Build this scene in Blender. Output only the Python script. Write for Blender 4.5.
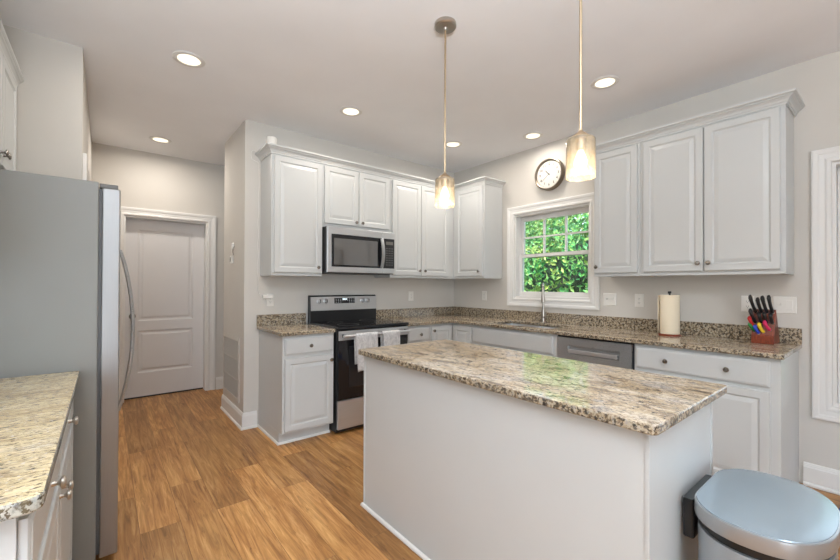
import bpy, bmesh, math, random
from mathutils import Vector, Matrix, noise
random.seed(7)
for o in list(bpy.data.objects): bpy.data.objects.remove(o, do_unlink=True)
S = bpy.context.scene
COL = S.collection
PI = math.pi
R = math.radians

# ------------------------------------------------------------------ camera
CAMP = Vector((-3.569, -3.690, 1.292))
yaw, pit, rol = R(39.039), R(0.41), R(0.217)
fw = Vector((math.sin(yaw), math.cos(yaw), 0)); rt = Vector((math.cos(yaw), -math.sin(yaw), 0)); up = Vector((0, 0, 1))
f2 = fw*math.cos(pit) + up*math.sin(pit); u2 = -fw*math.sin(pit) + up*math.cos(pit)
r3 = rt*math.cos(rol) + u2*math.sin(rol); u3 = -rt*math.sin(rol) + u2*math.cos(rol)
cam = bpy.data.cameras.new('camera'); camo = bpy.data.objects.new('camera', cam); COL.objects.link(camo)
m = Matrix((r3, u3, -f2)).transposed().to_4x4(); m.translation = CAMP
camo.matrix_world = m
cam.sensor_width = 36; cam.lens = 388.204/840*36; cam.shift_y = 2.469/840; cam.clip_start = .02
S.camera = camo

# ------------------------------------------------------------------ world, sun, daylight, exposure
W = bpy.data.worlds.new('sky'); S.world = W; W.use_nodes = True
bg = W.node_tree.nodes['Background']; bg.inputs[0].default_value = (.72, .86, 1, 1); bg.inputs[1].default_value = 2.8
sun = bpy.data.lights.new('sun', 'SUN'); sun.energy = 9.0; sun.angle = R(1.0); sun.color = (1, .95, .84)
so = bpy.data.objects.new('sun', sun); COL.objects.link(so)
so.rotation_euler = Vector((0.62, -0.30, -0.85)).to_track_quat('-Z', 'Y').to_euler()

def area(name, loc, direction, sx, sy, power, color):
    l = bpy.data.lights.new(name, 'AREA'); l.shape = 'RECTANGLE'; l.size = sx; l.size_y = sy; l.energy = power; l.color = color
    o = bpy.data.objects.new(name, l); COL.objects.link(o); o.location = loc
    o.rotation_euler = Vector(direction).to_track_quat('-Z', 'Z').to_euler()
    return o
DAY = (.76, .88, 1.0)
# area lamps added as daylight: unseen rear wall opening, and the side window
area('daylight_rear', (-5.6, -8.25, 1.45), (0, 1, .45), 2.6, 1.9, 185, DAY)
area('daylight_side', (.22, -4.33, 1.35), (-1, 0, 0), 1.7, 1.5, 3, DAY)
# added fill light behind the camera, without a fixture, thrown up to brighten the ceiling
area('fill_uplight', (-3.8, -4.1, 1.75), (0, 0, 1), .5, .5, 168, (.84, .92, 1))
CAN_POWER = 4.2
PENDANT_POWER = 2.6
S.view_settings.view_transform = 'Standard'; S.view_settings.look = 'None'
S.view_settings.gamma = 1; S.view_settings.use_curve_mapping = False
S.view_settings.exposure = -0.12

# ------------------------------------------------------------------ materials
def srgb(r, g, b):
    f = lambda c: (c/255/12.92) if c/255 <= .04045 else ((c/255+.055)/1.055)**2.4
    return (f(r), f(g), f(b), 1)
def newmat(name):
    mt = bpy.data.materials.new(name); mt.use_nodes = True
    nt = mt.node_tree; b = nt.nodes['Principled BSDF']
    return mt, nt, b
def node(nt, t, **k):
    n = nt.nodes.new(t)
    for a, v in k.items():
        if hasattr(n, a): setattr(n, a, v)
        else: n.inputs[a.replace('_', ' ')].default_value = v
    return n
def coords(nt, scale=(1, 1, 1), rot=(0, 0, 0), kind='Object', loc=(0, 0, 0)):
    tc = nt.nodes.new('ShaderNodeTexCoord'); mp = nt.nodes.new('ShaderNodeMapping')
    mp.inputs['Scale'].default_value = scale; mp.inputs['Rotation'].default_value = rot; mp.inputs['Location'].default_value = loc
    nt.links.new(tc.outputs[kind], mp.inputs['Vector']); return mp.outputs[0]
def tex_noise(nt, vec, scale, detail=4, rough=.5, dist=0):
    n = nt.nodes.new('ShaderNodeTexNoise'); n.inputs['Scale'].default_value = scale; n.inputs['Detail'].default_value = detail
    n.inputs['Roughness'].default_value = rough; n.inputs['Distortion'].default_value = dist
    nt.links.new(vec, n.inputs['Vector']); return n.outputs['Fac']
def ramp(nt, fac, stops, interp='LINEAR'):
    r = nt.nodes.new('ShaderNodeValToRGB'); r.color_ramp.interpolation = interp
    e = r.color_ramp.elements
    e[0].position, e[0].color = stops[0]; e[1].position, e[1].color = stops[1]
    for p, c in stops[2:]:
        x = e.new(p); x.color = c
    nt.links.new(fac, r.inputs[0]); return r.outputs[0]
def mix(nt, fac, a, b, mode='MIX'):
    n = nt.nodes.new('ShaderNodeMix'); n.data_type = 'RGBA'; n.blend_type = mode
    if isinstance(fac, (int, float)): n.inputs[0].default_value = fac
    else: nt.links.new(fac, n.inputs[0])
    for s, i in ((a, 6), (b, 7)):
        if isinstance(s, tuple): n.inputs[i].default_value = s
        else: nt.links.new(s, n.inputs[i])
    return n.outputs[2]
def g(v): return (v, v, v, 1)
def bump(nt, b, h, strength=.1, dist=.002):
    n = nt.nodes.new('ShaderNodeBump'); n.inputs['Strength'].default_value = strength; n.inputs['Distance'].default_value = dist
    nt.links.new(h, n.inputs['Height']); nt.links.new(n.outputs[0], b.inputs['Normal'])
def paint(name, col, rough=.5, var=.03, bmp=.04, bs=220, metal=0, spec=.5):
    mt, nt, b = newmat(name)
    v = coords(nt); n = tex_noise(nt, v, 3.0, 3)
    lo = tuple(c*(1-var) for c in col[:3])+(1,); hi = tuple(min(1, c*(1+var)) for c in col[:3])+(1,)
    nt.links.new(ramp(nt, n, [(.3, lo), (.7, hi)]), b.inputs['Base Color'])
    b.inputs['Roughness'].default_value = rough; b.inputs['Metallic'].default_value = metal; b.inputs['Specular IOR Level'].default_value = spec
    if bmp: bump(nt, b, tex_noise(nt, v, bs, 3), bmp, .001)
    return mt
def brushed(name, col, rough=.3, axis=2, streak=.12, bs=.05):
    mt, nt, b = newmat(name)
    sc = [60, 60, 60]; sc[axis] = 1.2
    v = coords(nt, tuple(sc)); n = tex_noise(nt, v, 6, 4)
    lo = tuple(c*(1-streak) for c in col[:3])+(1,); hi = tuple(min(1, c*(1+streak)) for c in col[:3])+(1,)
    nt.links.new(ramp(nt, n, [(.3, lo), (.7, hi)]), b.inputs['Base Color'])
    nt.links.new(ramp(nt, n, [(.3, g(rough*.85)), (.7, g(rough*1.2))]), b.inputs['Roughness'])
    b.inputs['Metallic'].default_value = .82
    bump(nt, b, n, bs, .0005)
    return mt
M = {}
M['wall'] = paint('wall_paint', srgb(208, 203, 195), .85, .015, .06, 300)
M['ceiling'] = paint('ceiling_paint', srgb(243, 243, 245), .9, .015, .06, 200)
M['cab'] = paint('white_cabinet_paint', srgb(200, 201, 199), .32, .012, .02, 150)
M['trim'] = paint('white_trim_paint', srgb(228, 226, 222), .4, .012, .02, 150)
M['door'] = paint('white_door_paint', srgb(222, 220, 219), .42, .012, .03, 120)
M['plate'] = paint('white_plate_plastic', srgb(232, 229, 222), .35, .01, 0)
M['steel'] = brushed('brushed_stainless_steel', (.60, .61, .62), .38, 0, .05, .03)
M['steel_v'] = paint('satin_stainless_steel', (.37, .38, .39, 1), .30, .02, 0, metal=.6)
M['steel_dark'] = brushed('dark_brushed_steel', (.44, .46, .48), .30, 0, .06, .03)
M['nickel'] = paint('satin_nickel', (.50, .46, .41, 1), .28, .05, 0, metal=1)
M['knob'] = paint('brushed_nickel_knob', (.36, .33, .30, 1), .25, .05, 0, metal=1)
M['bronze'] = paint('champagne_nickel', (.52, .41, .28, 1), .28, .05, 0, metal=1)
M['clockrim'] = paint('antique_bronze_rim', (.20, .165, .125, 1), .35, .15, 0, metal=.8)
M['fridge_side'] = paint('fridge_grey_enamel', srgb(137, 136, 131), .42, .03, .05, 400)
M['black'] = paint('black_plastic', (.012, .012, .013, 1), .35, .1, 0)
M['black_matte'] = paint('black_matte', (.02, .02, .02, 1), .6, .1, 0)
M['glass_black'] = paint('black_ceramic_glass', (.008, .008, .01, 1), .06, .1, 0)
M['grey'] = paint('grey_gasket', (.10, .10, .10, 1), .6, .1, 0)
M['face'] = paint('clock_face', srgb(214, 211, 202), .5, .01, 0)
M['print'] = paint('dark_print', (.03, .027, .02, 1), .5, .05, 0)
M['lid'] = paint('trash_lid_brushed_steel', srgb(156, 169, 178), .24, .04, .03, 60, metal=.35)
M['paper'] = paint('paper_towel', srgb(236, 222, 196), .95, .02, .35, 260)
M['rug'] = paint('blue_rug_fabric', srgb(70, 100, 165), .95, .15, .4, 200)
M['gasket'] = paint('dark_gap', (.03, .03, .03, 1), .8, .1, 0)
M['cherry'] = None
M['hinge'] = paint('grey_hinge_plastic', srgb(110, 108, 104), .5, .05, 0)
M['fridge_door'] = brushed('satin_refrigerator_steel', (.36, .355, .35), .44, 2, .05, .02)

def mat_granite(name, base4, veinc, st, rotz, veinmax=.85, dashes=.9, bsc=58, patchmax=.75, edge=((56, 46, 36), (132, 112, 86), (186, 172, 146), (160, 154, 146))):
    mt, nt, b = newmat(name)
    def C(k, loc): return coords(nt, (1+(st[0]-1)*k, 1+(st[1]-1)*k, 1.5), (0, 0, R(rotz)), loc=loc)
    cloud = tex_noise(nt, C(.8, (0, 0, 0)), 3.4, 6, .62, .7)
    base = ramp(nt, cloud, [(.32, srgb(*base4[0])), (.43, srgb(*base4[1])), (.55, srgb(*base4[2])), (.68, srgb(*base4[3]))])
    vein = tex_noise(nt, C(1, (3, 1, 0)), 9, 9, .74, 1.1)
    c = mix(nt, ramp(nt, vein, [(.51, g(0)), (.62, g(veinmax))]), base, srgb(*veinc))
    patch = tex_noise(nt, C(.5, (7, 3, 1)), 6, 6, .7, .6)
    c = mix(nt, ramp(nt, patch, [(.55, g(0)), (.66, g(patchmax))]), c, srgb(166, 164, 164))
    gr = tex_noise(nt, C(.6, (9, 4, 2)), 26, 5, .65)
    c = mix(nt, ramp(nt, gr, [(.56, g(0)), (.66, g(.6))]), c, srgb(150, 140, 128))
    dk = tex_noise(nt, C(.9, (1, 8, 3)), 46, 5, .65)
    c = mix(nt, ramp(nt, dk, [(.565, g(0)), (.60, g(dashes))]), c, srgb(44, 37, 32))
    thin = tex_noise(nt, C(1, (4, 4, 9)), 7, 9, .78, 1.6)
    c = mix(nt, ramp(nt, thin, [(.475, g(0)), (.495, g(.55)), (.505, g(.55)), (.525, g(0))]), c, srgb(92, 66, 46))
    wt = tex_noise(nt, coords(nt, loc=(5, 5, 5)), 95, 3, .6)
    c = mix(nt, ramp(nt, wt, [(.60, g(0)), (.68, g(.55))]), c, srgb(232, 224, 212))
    # vertical faces (slab edges, splash) are cut across the crystals: coarser dark and grey blobs
    geo = nt.nodes.new('ShaderNodeNewGeometry'); sp = nt.nodes.new('ShaderNodeSeparateXYZ'); nt.links.new(geo.outputs['True Normal'], sp.inputs[0])
    vert = ramp(nt, sp.outputs['Z'], [(.35, g(1)), (.75, g(0))])
    blob = tex_noise(nt, coords(nt, (1, 1, 1), loc=(2, 2, 7)), bsc, 4, .68)
    e = ramp(nt, blob, [(.38, srgb(*edge[0])), (.45, srgb(*edge[1])), (.53, srgb(*edge[2])), (.64, srgb(*edge[3]))])
    db = tex_noise(nt, coords(nt, loc=(3, 9, 1)), 80, 4, .65)
    e = mix(nt, ramp(nt, db, [(.52, g(0)), (.56, g(1))]), e, srgb(34, 30, 26))
    c = mix(nt, mix(nt, .85, g(0), vert), c, e)
    nt.links.new(c, b.inputs['Base Color'])
    b.inputs['Roughness'].default_value = .04; b.inputs['Specular IOR Level'].default_value = .85
    bump(nt, b, blob, .02, .0006)
    return mt
M['granite'] = mat_granite('speckled_granite', ((160, 144, 126), (200, 180, 150), (222, 206, 182), (214, 204, 192)), (104, 78, 52), (2.6, 1.0), 20)
M['granite_cream'] = mat_granite('cream_speckled_granite', ((196, 174, 134), (224, 202, 158), (236, 216, 174), (228, 212, 180)), (140, 112, 78), (1.0, 2.6), 12, .5, .8, 40, .12,
                                 ((40, 42, 44), (120, 124, 124), (176, 178, 172), (196, 196, 190)))

def mat_floor():
    mt, nt, b = newmat('wood_plank_floor')
    v = coords(nt, (1, 1, 1), (0, 0, R(90)))
    br = nt.nodes.new('ShaderNodeTexBrick'); nt.links.new(v, br.inputs['Vector'])
    br.inputs['Scale'].default_value = 1; br.inputs['Brick Width'].default_value = 1.22; br.inputs['Row Height'].default_value = .18
    br.inputs['Mortar Size'].default_value = .0012; br.inputs['Mortar Smooth'].default_value = .3; br.inputs['Bias'].default_value = 0
    br.offset = .37; br.offset_frequency = 2; br.squash = 1
    br.inputs['Color1'].default_value = (0, 0, 0, 1); br.inputs['Color2'].default_value = (1, 1, 1, 1); br.inputs['Mortar'].default_value = (.5, .5, .5, 1)
    off = nt.nodes.new('ShaderNodeVectorMath'); off.operation = 'MULTIPLY_ADD'
    nt.links.new(br.outputs['Color'], off.inputs[0]); off.inputs[1].default_value = (7, 7, 7)
    tc = nt.nodes.new('ShaderNodeTexCoord'); nt.links.new(tc.outputs['Object'], off.inputs[2])
    mp = nt.nodes.new('ShaderNodeMapping'); mp.inputs['Scale'].default_value = (17, 1.1, 1); nt.links.new(off.outputs[0], mp.inputs[0])
    grain = tex_noise(nt, mp.outputs[0], 2.2, 8, .65, 1.2)
    mp2 = nt.nodes.new('ShaderNodeMapping'); mp2.inputs['Scale'].default_value = (5.5, .7, 1); nt.links.new(off.outputs[0], mp2.inputs[0])
    blot = tex_noise(nt, mp2.outputs[0], 1.4, 5, .6, .6)
    col = ramp(nt, blot, [(.28, srgb(128, 84, 44)), (.47, srgb(166, 116, 64)), (.62, srgb(190, 142, 84)), (.8, srgb(202, 158, 100))])
    gc = ramp(nt, grain, [(.33, srgb(92, 58, 30)), (.5, srgb(166, 118, 68)), (.68, srgb(212, 168, 112))])
    col = mix(nt, .55, col, gc)
    tone = ramp(nt, br.outputs['Color'], [(0, g(.84)), (1, g(1.34))])
    col = mix(nt, 1.0, col, tone, 'MULTIPLY')
    mp3 = nt.nodes.new('ShaderNodeMapping'); mp3.inputs['Scale'].default_value = (34, 2.4, 1); nt.links.new(off.outputs[0], mp3.inputs[0])
    knots = tex_noise(nt, mp3.outputs[0], 1.6, 4, .6, 2)
    col = mix(nt, ramp(nt, knots, [(.62, g(0)), (.74, g(.65))]), col, srgb(84, 50, 28))
    col = mix(nt, ramp(nt, br.outputs['Fac'], [(0, g(0)), (1, g(.65))]), col, srgb(70, 44, 26))
    nt.links.new(col, b.inputs['Base Color'])
    b.inputs['Roughness'].default_value = .42
    b.inputs['Specular IOR Level'].default_value = .4
    inv = nt.nodes.new('ShaderNodeMath'); inv.operation = 'SUBTRACT'; nt.links.new(grain, inv.inputs[0]); nt.links.new(br.outputs['Fac'], inv.inputs[1])
    bump(nt, b, inv.outputs[0], .10, .002)
    return mt
M['floor'] = mat_floor()

def mat_wood(name, dark, light, rough=.35):
    mt, nt, b = newmat(name)
    n = tex_noise(nt, coords(nt, (8, 60, 8)), 3, 5, .6, .8)
    nt.links.new(ramp(nt, n, [(.3, dark), (.7, light)]), b.inputs['Base Color']); b.inputs['Roughness'].default_value = rough
    return mt
M['cherry'] = mat_wood('cherry_stained_wood', srgb(92, 34, 18), srgb(150, 66, 34))

def mat_towel():
    mt, nt, b = newmat('grey_white_towel')
    n = tex_noise(nt, coords(nt, (1, 1, .6)), 60, 5, .7, .5)
    n2 = tex_noise(nt, coords(nt, (3, 1, 1)), 14, 4, .6, 1)
    c = ramp(nt, n, [(.38, srgb(188, 187, 188)), (.60, srgb(220, 219, 218))])
    c = mix(nt, ramp(nt, n2, [(.5, g(0)), (.7, g(.3))]), c, srgb(165, 163, 166))
    nt.links.new(c, b.inputs['Base Color']); b.inputs['Roughness'].default_value = .95
    bump(nt, b, n, .5, .003)
    return mt
M['towel'] = mat_towel()

def mat_glass(name, col=(1, 1, 1, 1), rough=0, seeded=False):
    mt, nt, b = newmat(name)
    out = nt.nodes['Material Output']
    gl = nt.nodes.new('ShaderNodeBsdfGlossy'); gl.inputs['Roughness'].default_value = rough+.02
    tr = nt.nodes.new('ShaderNodeBsdfTransparent'); tr.inputs['Color'].default_value = col
    fr = nt.nodes.new('ShaderNodeFresnel'); fr.inputs['IOR'].default_value = 1.45
    mx = nt.nodes.new('ShaderNodeMixShader')
    nt.links.new(fr.outputs[0], mx.inputs[0]); nt.links.new(tr.outputs[0], mx.inputs[1]); nt.links.new(gl.outputs[0], mx.inputs[2])
    last = mx
    if seeded:
        v = coords(nt)
        vo = nt.nodes.new('ShaderNodeTexVoronoi'); vo.feature = 'DISTANCE_TO_EDGE'; vo.inputs['Scale'].default_value = 95; nt.links.new(v, vo.inputs['Vector'])
        fac = ramp(nt, vo.outputs['Distance'], [(.0, g(.42)), (.06, g(.08))])
        df = nt.nodes.new('ShaderNodeBsdfTranslucent'); df.inputs['Color'].default_value = (1, .90, .74, 1)
        dd = nt.nodes.new('ShaderNodeBsdfDiffuse'); dd.inputs['Color'].default_value = (.95, .86, .72, 1)
        m1 = nt.nodes.new('ShaderNodeMixShader'); m1.inputs[0].default_value = .35
        nt.links.new(df.outputs[0], m1.inputs[1]); nt.links.new(dd.outputs[0], m1.inputs[2])
        m2 = nt.nodes.new('ShaderNodeMixShader'); nt.links.new(fac, m2.inputs[0]); nt.links.new(mx.outputs[0], m2.inputs[1]); nt.links.new(m1.outputs[0], m2.inputs[2])
        bp = nt.nodes.new('ShaderNodeBump'); bp.inputs['Strength'].default_value = .6; bp.inputs['Distance'].default_value = .002
        nt.links.new(vo.outputs['Distance'], bp.inputs['Height']); nt.links.new(bp.outputs[0], gl.inputs['Normal'])
        last = m2
    nt.links.new(last.outputs[0], out.inputs[0])
    return mt
M['pane'] = mat_glass('window_glass', (.96, .98, .97, 1))
M['seeded'] = mat_glass('crackled_amber_glass', (1, .985, .95, 1), .05, True)

def mat_emit(name, col, st):
    mt, nt, b = newmat(name)
    b.inputs['Base Color'].default_value = (.9, .9, .9, 1); b.inputs['Emission Color'].default_value = col; b.inputs['Emission Strength'].default_value = st
    return mt
M['lens'] = mat_emit('warm_lamp_lens', (1, .86, .62, 1), 1.6)
M['bulb'] = mat_emit('warm_bulb', (1, .80, .52, 1), 6.0)
M['display'] = mat_emit('clock_display', (.7, .9, 1, 1), 1.5)

def mat_leaf():
    mt, nt, b = newmat('leaf_green')
    tc = nt.nodes.new('ShaderNodeTexCoord')
    n = tex_noise(nt, tc.outputs['Object'], 2.0, 3)
    n2 = tex_noise(nt, tc.outputs['Object'], 17.0, 2)
    c = ramp(nt, n2, [(.3, srgb(30, 104, 62)), (.5, srgb(70, 156, 84)), (.68, srgb(150, 200, 104))])
    c2 = ramp(nt, n2, [(.3, srgb(84, 136, 66)), (.6, srgb(190, 204, 112)), (.75, srgb(222, 222, 150))])
    c = mix(nt, ramp(nt, n, [(.46, g(0)), (.62, g(1))]), c, c2)
    nt.links.new(c, b.inputs['Base Color']); b.inputs['Roughness'].default_value = .45
    b.inputs['Transmission Weight'].default_value = 0
    return mt
M['leaf'] = mat_leaf()
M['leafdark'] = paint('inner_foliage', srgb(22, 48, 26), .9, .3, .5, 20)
M['bark'] = paint('bark', srgb(84, 66, 50), .9, .3, .8, 30)
M['grass'] = paint('lawn_grass', srgb(80, 112, 50), .95, .3, .8, 30)

# ------------------------------------------------------------------ mesh helpers
class MB:
    def __init__(s): s.bm = bmesh.new()
    def box(s, x0, x1, y0, y1, z0, z1):
        x0, x1 = sorted((x0, x1)); y0, y1 = sorted((y0, y1)); z0, z1 = sorted((z0, z1))
        v = [s.bm.verts.new(p) for p in ((x0, y0, z0), (x1, y0, z0), (x1, y1, z0), (x0, y1, z0), (x0, y0, z1), (x1, y0, z1), (x1, y1, z1), (x0, y1, z1))]
        for f in ((0, 3, 2, 1), (4, 5, 6, 7), (0, 1, 5, 4), (1, 2, 6, 5), (2, 3, 7, 6), (3, 0, 4, 7)): s.bm.faces.new([v[i] for i in f])
        return s
    def prism(s, pts, fn, a, b):                    # pts: 2D outline, fn(u, v, t) -> xyz
        A = [s.bm.verts.new(fn(u, v, a)) for u, v in pts]; B = [s.bm.verts.new(fn(u, v, b)) for u, v in pts]
        n = len(pts)
        s.bm.faces.new(A); s.bm.faces.new(B[::-1])
        for i in range(n): s.bm.faces.new((A[i], B[i], B[(i+1) % n], A[(i+1) % n]))
        return s
    def tube(s, pts, r, seg=12, cap=True):
        pts = [Vector(p) for p in pts]; rs = r if isinstance(r, (list, tuple)) else [r]*len(pts)
        prev = None; rings = []
        for i, p in enumerate(pts):
            t = (pts[min(i+1, len(pts)-1)] - pts[max(i-1, 0)]).normalized()
            if prev is None:
                a = Vector((0, 0, 1)) if abs(t.z) < .9 else Vector((1, 0, 0))
                n = t.cross(a).normalized()
            else: n = (prev - t*prev.dot(t)).normalized()
            prev = n; b = t.cross(n)
            rings.append([s.bm.verts.new(p + (n*math.cos(2*PI*k/seg) + b*math.sin(2*PI*k/seg))*rs[i]) for k in range(seg)])
        for A, B in zip(rings, rings[1:]):
            for k in range(seg): s.bm.faces.new((A[k], A[(k+1) % seg], B[(k+1) % seg], B[k]))
        if cap: s.bm.faces.new(rings[0][::-1]); s.bm.faces.new(rings[-1])
        return s
    def lathe(s, c, axis, prof, seg=24, close=False):  # prof: (radius, distance along axis)
        c = Vector(c); ax = Vector(axis).normalized(); a = Vector((0, 0, 1)) if abs(ax.z) < .9 else Vector((1, 0, 0))
        n = ax.cross(a).normalized(); b = ax.cross(n)
        rings = []
        for r, d in prof:
            if r < 1e-6: rings.append([s.bm.verts.new(c + ax*d)])
            else: rings.append([s.bm.verts.new(c + ax*d + (n*math.cos(2*PI*k/seg) + b*math.sin(2*PI*k/seg))*r) for k in range(seg)])
        pr = list(zip(rings, rings[1:]))
        if close: pr.append((rings[-1], rings[0]))
        for A, B in pr:
            for k in range(seg):
                k2 = (k+1) % seg
                if len(A) == 1 and len(B) == 1: continue
                if len(A) == 1: s.bm.faces.new((A[0], B[k2], B[k]))
                elif len(B) == 1: s.bm.faces.new((A[k], A[k2], B[0]))
                else: s.bm.faces.new((A[k], A[k2], B[k2], B[k]))
        return s
    def sweep(s, path, prof, up=Vector((0, 0, 1)), closed=False, side=1):
        # path: list of 3D points lying in the plane normal to `up`; prof: (out, up) pairs closed outline; mitred corners
        P = [Vector(p) for p in path]; n = len(P); rings = []
        for i in range(n):
            if closed: a = (P[i]-P[i-1]).normalized(); b = (P[(i+1) % n]-P[i]).normalized()
            else:
                a = (P[i]-P[i-1]).normalized() if i else (P[1]-P[0]).normalized()
                b = (P[i+1]-P[i]).normalized() if i < n-1 else a
            na = a.cross(up)*side; nb = b.cross(up)*side
            m = (na+nb).normalized(); m = m/max(.2, m.dot(na))
            rings.append([s.bm.verts.new(P[i] + m*o + up*h) for o, h in prof])
        k = len(prof); pr = list(zip(rings, rings[1:]))
        if closed: pr.append((rings[-1], rings[0]))
        for A, B in pr:
            for j in range(k): s.bm.faces.new((A[j], A[(j+1) % k], B[(j+1) % k], B[j]))
        if not closed: s.bm.faces.new(rings[0]); s.bm.faces.new(rings[-1][::-1])
        return s
    def rings(s, mp, u0, u1, v0, v1, rr, back=0.0):   # stepped rectangular rings: front of a raised panel, closed at the back
        L = []
        for ins, w in [(0, back)]+rr:
            L.append([s.bm.verts.new(mp(u, v, w)) for u, v in ((u0+ins, v0+ins), (u1-ins, v0+ins), (u1-ins, v1-ins), (u0+ins, v1-ins))])
        for A, B in zip(L, L[1:]):
            for k in range(4): s.bm.faces.new((A[k], A[(k+1) % 4], B[(k+1) % 4], B[k]))
        s.bm.faces.new(L[-1]); s.bm.faces.new(L[0][::-1])
        return s
def link_mesh(name, bm, mat, root=None, smooth=False, bevel=0, seg=2, angle=35):
    bmesh.ops.remove_doubles(bm, verts=bm.verts, dist=1e-6)
    bmesh.ops.recalc_face_normals(bm, faces=bm.faces)
    off = Vector((0, 0, 0))
    if root is not None:
        p = root
        while p: off += p.location; p = p.parent
    if off.length > 0: bmesh.ops.translate(bm, verts=bm.verts, vec=-off)
    me = bpy.data.meshes.new(name); bm.to_mesh(me); bm.free()
    me.materials.append(mat)
    if smooth:
        for p in me.polygons: p.use_smooth = True
        me.set_sharp_from_angle(angle=R(angle))
    o = bpy.data.objects.new(name, me); COL.objects.link(o)
    if root is not None: o.parent = root
    if bevel:
        b = o.modifiers.new('edge', 'BEVEL'); b.width = bevel; b.segments = seg; b.limit_method = 'ANGLE'; b.angle_limit = R(40); b.harden_normals = False
    return o
def build(self, name, mat, root=None, smooth=False, bevel=0, **k): return link_mesh(name, self.bm, mat, root, smooth, bevel, **k)
MB.build = build
def tag(o, label=None, cat=None, group=None, kind=None):
    if label: o['label'] = label
    if cat: o['category'] = cat
    if group: o['group'] = group
    if kind: o['kind'] = kind
    return o
def thing(name, loc, label=None, cat=None, group=None, kind=None):
    o = bpy.data.objects.new(name, None); COL.objects.link(o); o.location = loc; o.empty_display_size = .05
    return tag(o, label, cat, group, kind)
def copy_tree(o, parent=None):
    c = o.copy(); COL.objects.link(c); c.parent = parent
    for ch in list(o.children): copy_tree(ch, c)
    return c
# facing helpers: map (u, z, w) where w is the distance out of the face
def F_yneg(base): return lambda u, z, w: (u, base-w, z)
def F_xneg(base): return lambda u, z, w: (base-w, u, z)
def F_xpos(base): return lambda u, z, w: (base+w, u, z)
T = .02
DOOR = [(0, .0155), (.0035, .0195), (.044, .0195), (.049, .0140), (.055, .0110), (.080, .0178), (.083, .0182)]
SLAB = [(0, .0135), (.005, .0165), (.010, .0172), (.0125, .0195)]
FLATP = [(0, .0155), (.0035, .0195)]
def panel_part(name, mp, u0, u1, z0, z1, rr, root, mat=None):
    mb = MB(); mb.rings(mp, u0, u1, z0, z1, rr, .0006); return mb.build(name, mat or M['cab'], root)
def knob(mp, u, z, parent, out=.0195, r=.0155, mat=None):
    c = Vector(mp(u, z, out)); ax = (Vector(mp(u, z, 1))-Vector(mp(u, z, 0)))
    mb = MB(); mb.lathe(c, ax, [(.0001, -.0005), (.0075, -.0005), (.0065, .004), (.005, .010), (.007, .015), (r, .019), (r, .023), (r*.8, .027), (.0001, .0285)], 20)
    return mb.build('knob', mat or M['knob'], parent, smooth=True)

# ------------------------------------------------------------------ dimensions
H = 2.775
XS, YS, YD = -2.602, .771, 1.621
XW = -4.30            # wall behind the fridge run
XH = -3.688           # hall wall beside the fridge
YP = -.466

# ------------------------------------------------------------------ room shell
def shell(name, x0, x1, y0, y1, z0, z1, mat):
    return tag(MB().box(x0, x1, y0, y1, z0, z1).build(name, mat), kind='structure')
shell('floor', -8.0, 0, -8.0, 2.0, -.1, 0, M['floor'])
shell('ceiling', -8.12, .12, -8.12, 2.0, H, H+.14, M['ceiling'])
def holed_wall(name, plane, p0, p1, u0, u1, holes, mat):
    """wall slab between p0 and p1 on the given axis, running u0..u1, with rectangular openings (ua, ub, za, zb)"""
    us = sorted({u0, u1, *[h[0] for h in holes], *[h[1] for h in holes]}); zs = sorted({0, H, *[h[2] for h in holes], *[h[3] for h in holes]})
    solid = {}
    for i in range(len(us)-1):
        for j in range(len(zs)-1):
            cu, cz = (us[i]+us[i+1])/2, (zs[j]+zs[j+1])/2
            solid[i, j] = not any(h[0] < cu < h[1] and h[2] < cz < h[3] for h in holes)
    P = (lambda u, z, w: (w, u, z)) if plane == 'x' else (lambda u, z, w: (u, w, z))
    bm = bmesh.new()
    def q(*pts): bm.faces.new([bm.verts.new(p) for p in pts])
    for (i, j), sld in solid.items():
        if not sld: continue
        a, b, c, d = us[i], us[i+1], zs[j], zs[j+1]
        for w in (p0, p1): q(P(a, c, w), P(b, c, w), P(b, d, w), P(a, d, w))
        for (di, dj, e) in ((-1, 0, ((a, c), (a, d))), (1, 0, ((b, c), (b, d))), (0, -1, ((a, c), (b, c))), (0, 1, ((a, d), (b, d)))):
            if not solid.get((i+di, j+dj), False):
                (ea, ec), (eb, ed) = e; q(P(ea, ec, p0), P(eb, ed, p0), P(eb, ed, p1), P(ea, ec, p1))
    return tag(link_mesh(name, bm, mat), kind='structure')
KW = (-1.850, -.972, 1.156, 2.081)       # kitchen window opening y0 y1 z0 z1
BW = (-5.225, -3.425, .535, 2.081)       # big side window opening
BW2 = (-7.5, -5.7, .535, 2.081)
holed_wall('wall_right', 'x', 0, .16, -8.0, 0, [KW, BW], M['wall'])
RW = (-6.9, -4.3, .5, 2.4); RW2 = (-2.9, -.3, .5, 2.4)
holed_wall('wall_rear', 'y', -8.12, -8.0, -8.0, .16, [RW], M['wall'])
shell('wall_back', XS, .16, 0, YS, 0, H, M['wall'])
OP = (-3.415, -2.602, 0, 2.045)
holed_wall('wall_hall', 'y', YD, YD+.24, XH, .16, [OP], M['wall'])
shell('wall_hall_end', -.6, -.45, YS, YD, 0, H, M['wall'])
shell('wall_pantry', XW-.12, XH, YP, 2.0, 0, H, M['wall'])
shell('wall_left', XW-.12, XW, -2.95, YP, 0, H, M['wall'])
shell('wall_left_return', -8.0, XW-.12, -2.95, -2.83, 0, H, M['wall'])
shell('wall_far_left', -8.12, -8.0, -8.0, -2.83, 0, H, M['wall'])

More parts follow.
